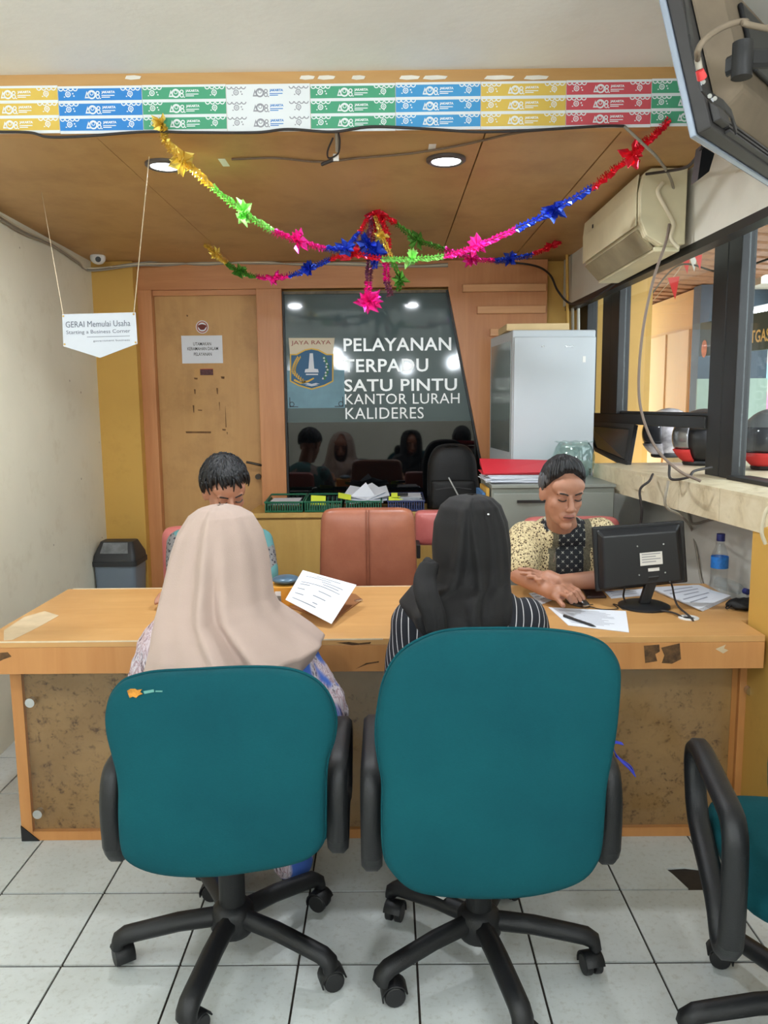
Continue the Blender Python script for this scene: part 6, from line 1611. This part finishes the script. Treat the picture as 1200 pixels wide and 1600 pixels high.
fs = [[PD(x0,y0,d), PD((x0+x1)/2,(y0+y1)/2-2,d-.01), PD(x1,y1,d)] for x0,y0,x1,y1,d in ((845,895,811,889,2.825),(846,900,814,896,2.80),(848,905,824,901,2.775),(852,909,838,906,2.755))]
hand(mb, wR_, pl, fs, [PD(858,912,2.765), PD(850,914,2.755), PD(843,911,2.745)], .0078)
bd = ob('body', blob(mb, .0042, 5), [M_skin, M_lip], mA, smooth=180); face_bits(mA, bd, T, R, s)
def lineA(a, sg): 
    if a < 20: return 40 + a*.1
    if a < 55: return 42 + (a-20)*.75
    if a < 85: return 68 + (a-55)*1.25
    return min(122, 105.5 + (a-85)*.4)
hm_ = hair_cap(C, R, s, lineA, lambda a, th: .006 + .028*max(0, math.cos(th))**1.3, .005, 1.7)
hr = ob('hair', hm_, M_hairg, mA, smooth=180)
def locks(C, R, s, n, rad, gen):
    mb = MB()
    for k in range(n):
        az0, th0, az1, th1, h0, h1 = gen()
        pth = []
        for i in range(6):
            u = i/5; th = math.radians(th0 + (th1-th0)*u); az = math.radians(az0 + (az1-az0)*u); hh = h0 + (h1-h0)*u
            d = V((math.sin(th)*math.sin(az), -math.sin(th)*math.cos(az), math.cos(th)))
            pth.append(C + R @ (V((d.x*(.074+hh), .015+d.y*(.092+hh), .032+d.z*(.084+hh)))*s))
        mb.tube(pth, [rad*(.5+.5*math.sin(PI*min(1,(i+.6)/5.2))) for i in range(6)], 5)
    return mb
def gA():
    az = random.uniform(-60, 60); th = lineA(abs(az), 1)*random.uniform(.55, 1.0); b_ = .008 + .028*max(0, math.cos(math.radians(th)))**1.3
    return az, th, az*1.15 + random.uniform(-6, 6), th*.45, b_*.75, .036 + random.uniform(-.004, .003)
lo_ = ob('hair_locks', locks(C, R, s, 150, .0042, gA), mat('hair_dark_grey', (24,24,26), .5), hr, smooth=180); lo_['kind'] = 'stuff'
def gS():
    az = random.choice((-1, 1))*random.uniform(55, 120); th = lineA(abs(az), 1)*random.uniform(.75, .97)
    return az, th, az*1.12, th*.7, .008, .016
lo_ = ob('side_locks', locks(C, R, s, 120, .0034, gS), mat('hair_side_grey', (78,78,80), .6), hr, smooth=180); lo_['kind'] = 'stuff'
mb = MB(); mb.cap(sL, sR_, .073); mb.ell(V((cx_,3.06,.82)), (.178,.128,.20)); mb.ell(V((cx_,3.15,.60)), (.185,.14,.16)); mb.ell(nb+V((0,.0,-.025)), (.10,.075,.055))
for s_, e in ((sL,eL),(sR_,eR)): mb.cap(s_, s_.lerp(e,.78), .074, .064)
bm_ = blob(mb, .007, 6, 'shirt')
wrinkle(bm_, lambda c: .005*noise.noise(V((c.x*10, c.y*10, c.z*16))))
fx = cx_ + .012
for p in bm_.polygons:
    c = p.center; dx = c.x - fx - (.01 if c.z > .9 else 0)
    if c.y < 3.06 and c.z < 1.0:
        if abs(dx) < .052: p.material_index = 1
        elif abs(dx) < .078: p.material_index = 2
    if c.z > .965 and (V((c.x,c.y,0))-V((nb.x,nb.y,0))).length < .082: p.material_index = 1
sh_ = ob('shirt', bm_, [M_bc, M_bb, M_bg2], mA, smooth=180)
cl_ = [nb + V((.064*math.cos(t), -.008+.056*math.sin(t), .012 + .020*math.sin(t))) for t in [2*PI*i/28 for i in range(28)]]
ob('collar', MB().sweep(cl_, (0,-.25,1), .034, .007, True), M_bb, sh_, smooth=60)
ob('placket_pin', MB().cyl(PD(868,862,2.92), PD(865,878,2.92), .0022, n=8), M_chrome, sh_)
legs(mA, V((cx_,3.18,.56)), (V((cx_-.11,2.80,.53)), V((cx_+.11,2.80,.53))), (V((cx_-.10,2.82,.09)), V((cx_+.10,2.82,.09))), M_trous, toe=-1)

# ---- man behind the beige headscarf
mBm = thing('person', 'man with dark fringe and teal batik shirt, mostly behind the beige headscarf', 'person', (PD(345,800,3.2).x,3.2,0), 0, 'people at the desk')
C = PD(352,769,3.10); s = 1.0; R = Rz(26) @ Ry(-4) @ Rx(24)
sL, sR_ = PD(286,852,3.2), PD(402,850,3.2); cx_ = (sL.x+sR_.x)/2; eL, eR = PD(282,908,3.08), PD(415,908,3.08); wL_ = V((cx_-.10,2.86,.785)); wR_ = V((cx_+.12,2.86,.785))
mb = MB(); T = head_parts(mb, C, R, s); nb = V((cx_,3.18,.935))
mb.cap(T((0,.03,-.06)), nb, .05, .056); mb.cap(sL, sR_, .05); mb.ell(V((cx_,3.22,.78)), (.15,.10,.17)); mb.ell(V((cx_,3.26,.60)), (.15,.11,.14))
for s_, e, w, sg in ((sL,eL,wL_,-1),(sR_,eR,wR_,1)):
    mb.cap(s_, e, .045, .04); mb.cap(e, w, .04, .026); p_ = w + V((0,-.06,-.01)); fs = []
    for k in range(4):
        b0 = p_ + V(((k-1.5)*.019,-.035,.0)); fs.append([b0, b0+V((0,-.032,-.004)), b0+V((0,-.056,-.014))])
    hand(mb, w, p_, fs, [p_+V((-sg*.025,.005,-.004)), p_+V((-sg*.045,-.02,-.008)), p_+V((-sg*.048,-.045,-.012))])
bd = ob('body', blob(mb, .0052, 3), [M_skin, M_lip], mBm, smooth=180); face_bits(mBm, bd, T, R, s)
def lineB(a, sg):
    if a < 40: return 60 + (6 if sg > 0 else 0)*(1-a/40) + a*.05
    if a < 85: return 62 + (a-40)*.85
    return min(120, 100 + (a-85)*.35)
hm_ = hair_cap(C, R, s, lineB, lambda a, th: .016 + .022*max(0, math.cos(th)), .007, 5.2)
hr = ob('hair', hm_, M_hair, mBm, smooth=180)
lk_ = MB()
for k in range(26):
    aa_ = math.radians(random.uniform(-45, 60)); th0 = math.radians(random.uniform(28, 44)); th1 = math.radians(62 + random.uniform(0, 9)); pth = []
    for i in range(7):
        u = i/6; th = th0 + (th1-th0)*u; az = aa_ + .30*u; hh = .030 - .012*u
        d = V((math.sin(th)*math.sin(az), -math.sin(th)*math.cos(az), math.cos(th)))
        pth.append(C + R @ (V((d.x*(.074+hh), .015+d.y*(.092+hh), .032+d.z*(.084+hh)))*s))
    lk_.tube(pth, [.0065*(1-(i/6)**2)+.0008 for i in range(7)], 7)
ob('fringe', lk_, M_hair, hr, smooth=180)['kind'] = 'stuff'
def gB():
    az = random.uniform(-180, 180); th = random.uniform(10, .8*lineB(abs(az), 1)); b_ = .018 + .022*max(0, math.cos(math.radians(th)))
    return az, th, az + random.uniform(-4, 14), th + 26, b_, .018
lo_ = ob('hair_locks', locks(C, R, s, 170, .0045, gB), M_hair, hr, smooth=180); lo_['kind'] = 'stuff'
mb = MB(); mb.cap(sL, sR_, .070); mb.ell(V((cx_,3.22,.80)), (.175,.125,.19)); mb.ell(V((cx_,3.26,.60)), (.185,.14,.16)); mb.ell(nb+V((0,.0,-.03)), (.10,.075,.055))
for s_, e in ((sL,eL),(sR_,eR)): mb.cap(s_, s_.lerp(e,.85), .070, .060)
bm_ = blob(mb, .008, 6, 'shirt')
wrinkle(bm_, lambda c: .005*noise.noise(V((c.x*10, c.y*10, c.z*16))))
sh_ = ob('shirt', bm_, M_bt, mBm, smooth=180)
cl_ = [nb + V((.066*math.cos(t), .002+.060*math.sin(t), .004 + .022*math.sin(t))) for t in [2*PI*i/28 for i in range(28)]]
ob('collar', MB().sweep(cl_, (0,-.25,1), .036, .007, True), M_bt, sh_, smooth=60)
legs(mBm, V((cx_,3.30,.56)), (V((cx_-.11,2.92,.53)), V((cx_+.11,2.92,.53))), (V((cx_-.10,2.93,.09)), V((cx_+.10,2.93,.09))), M_trous, toe=-1)
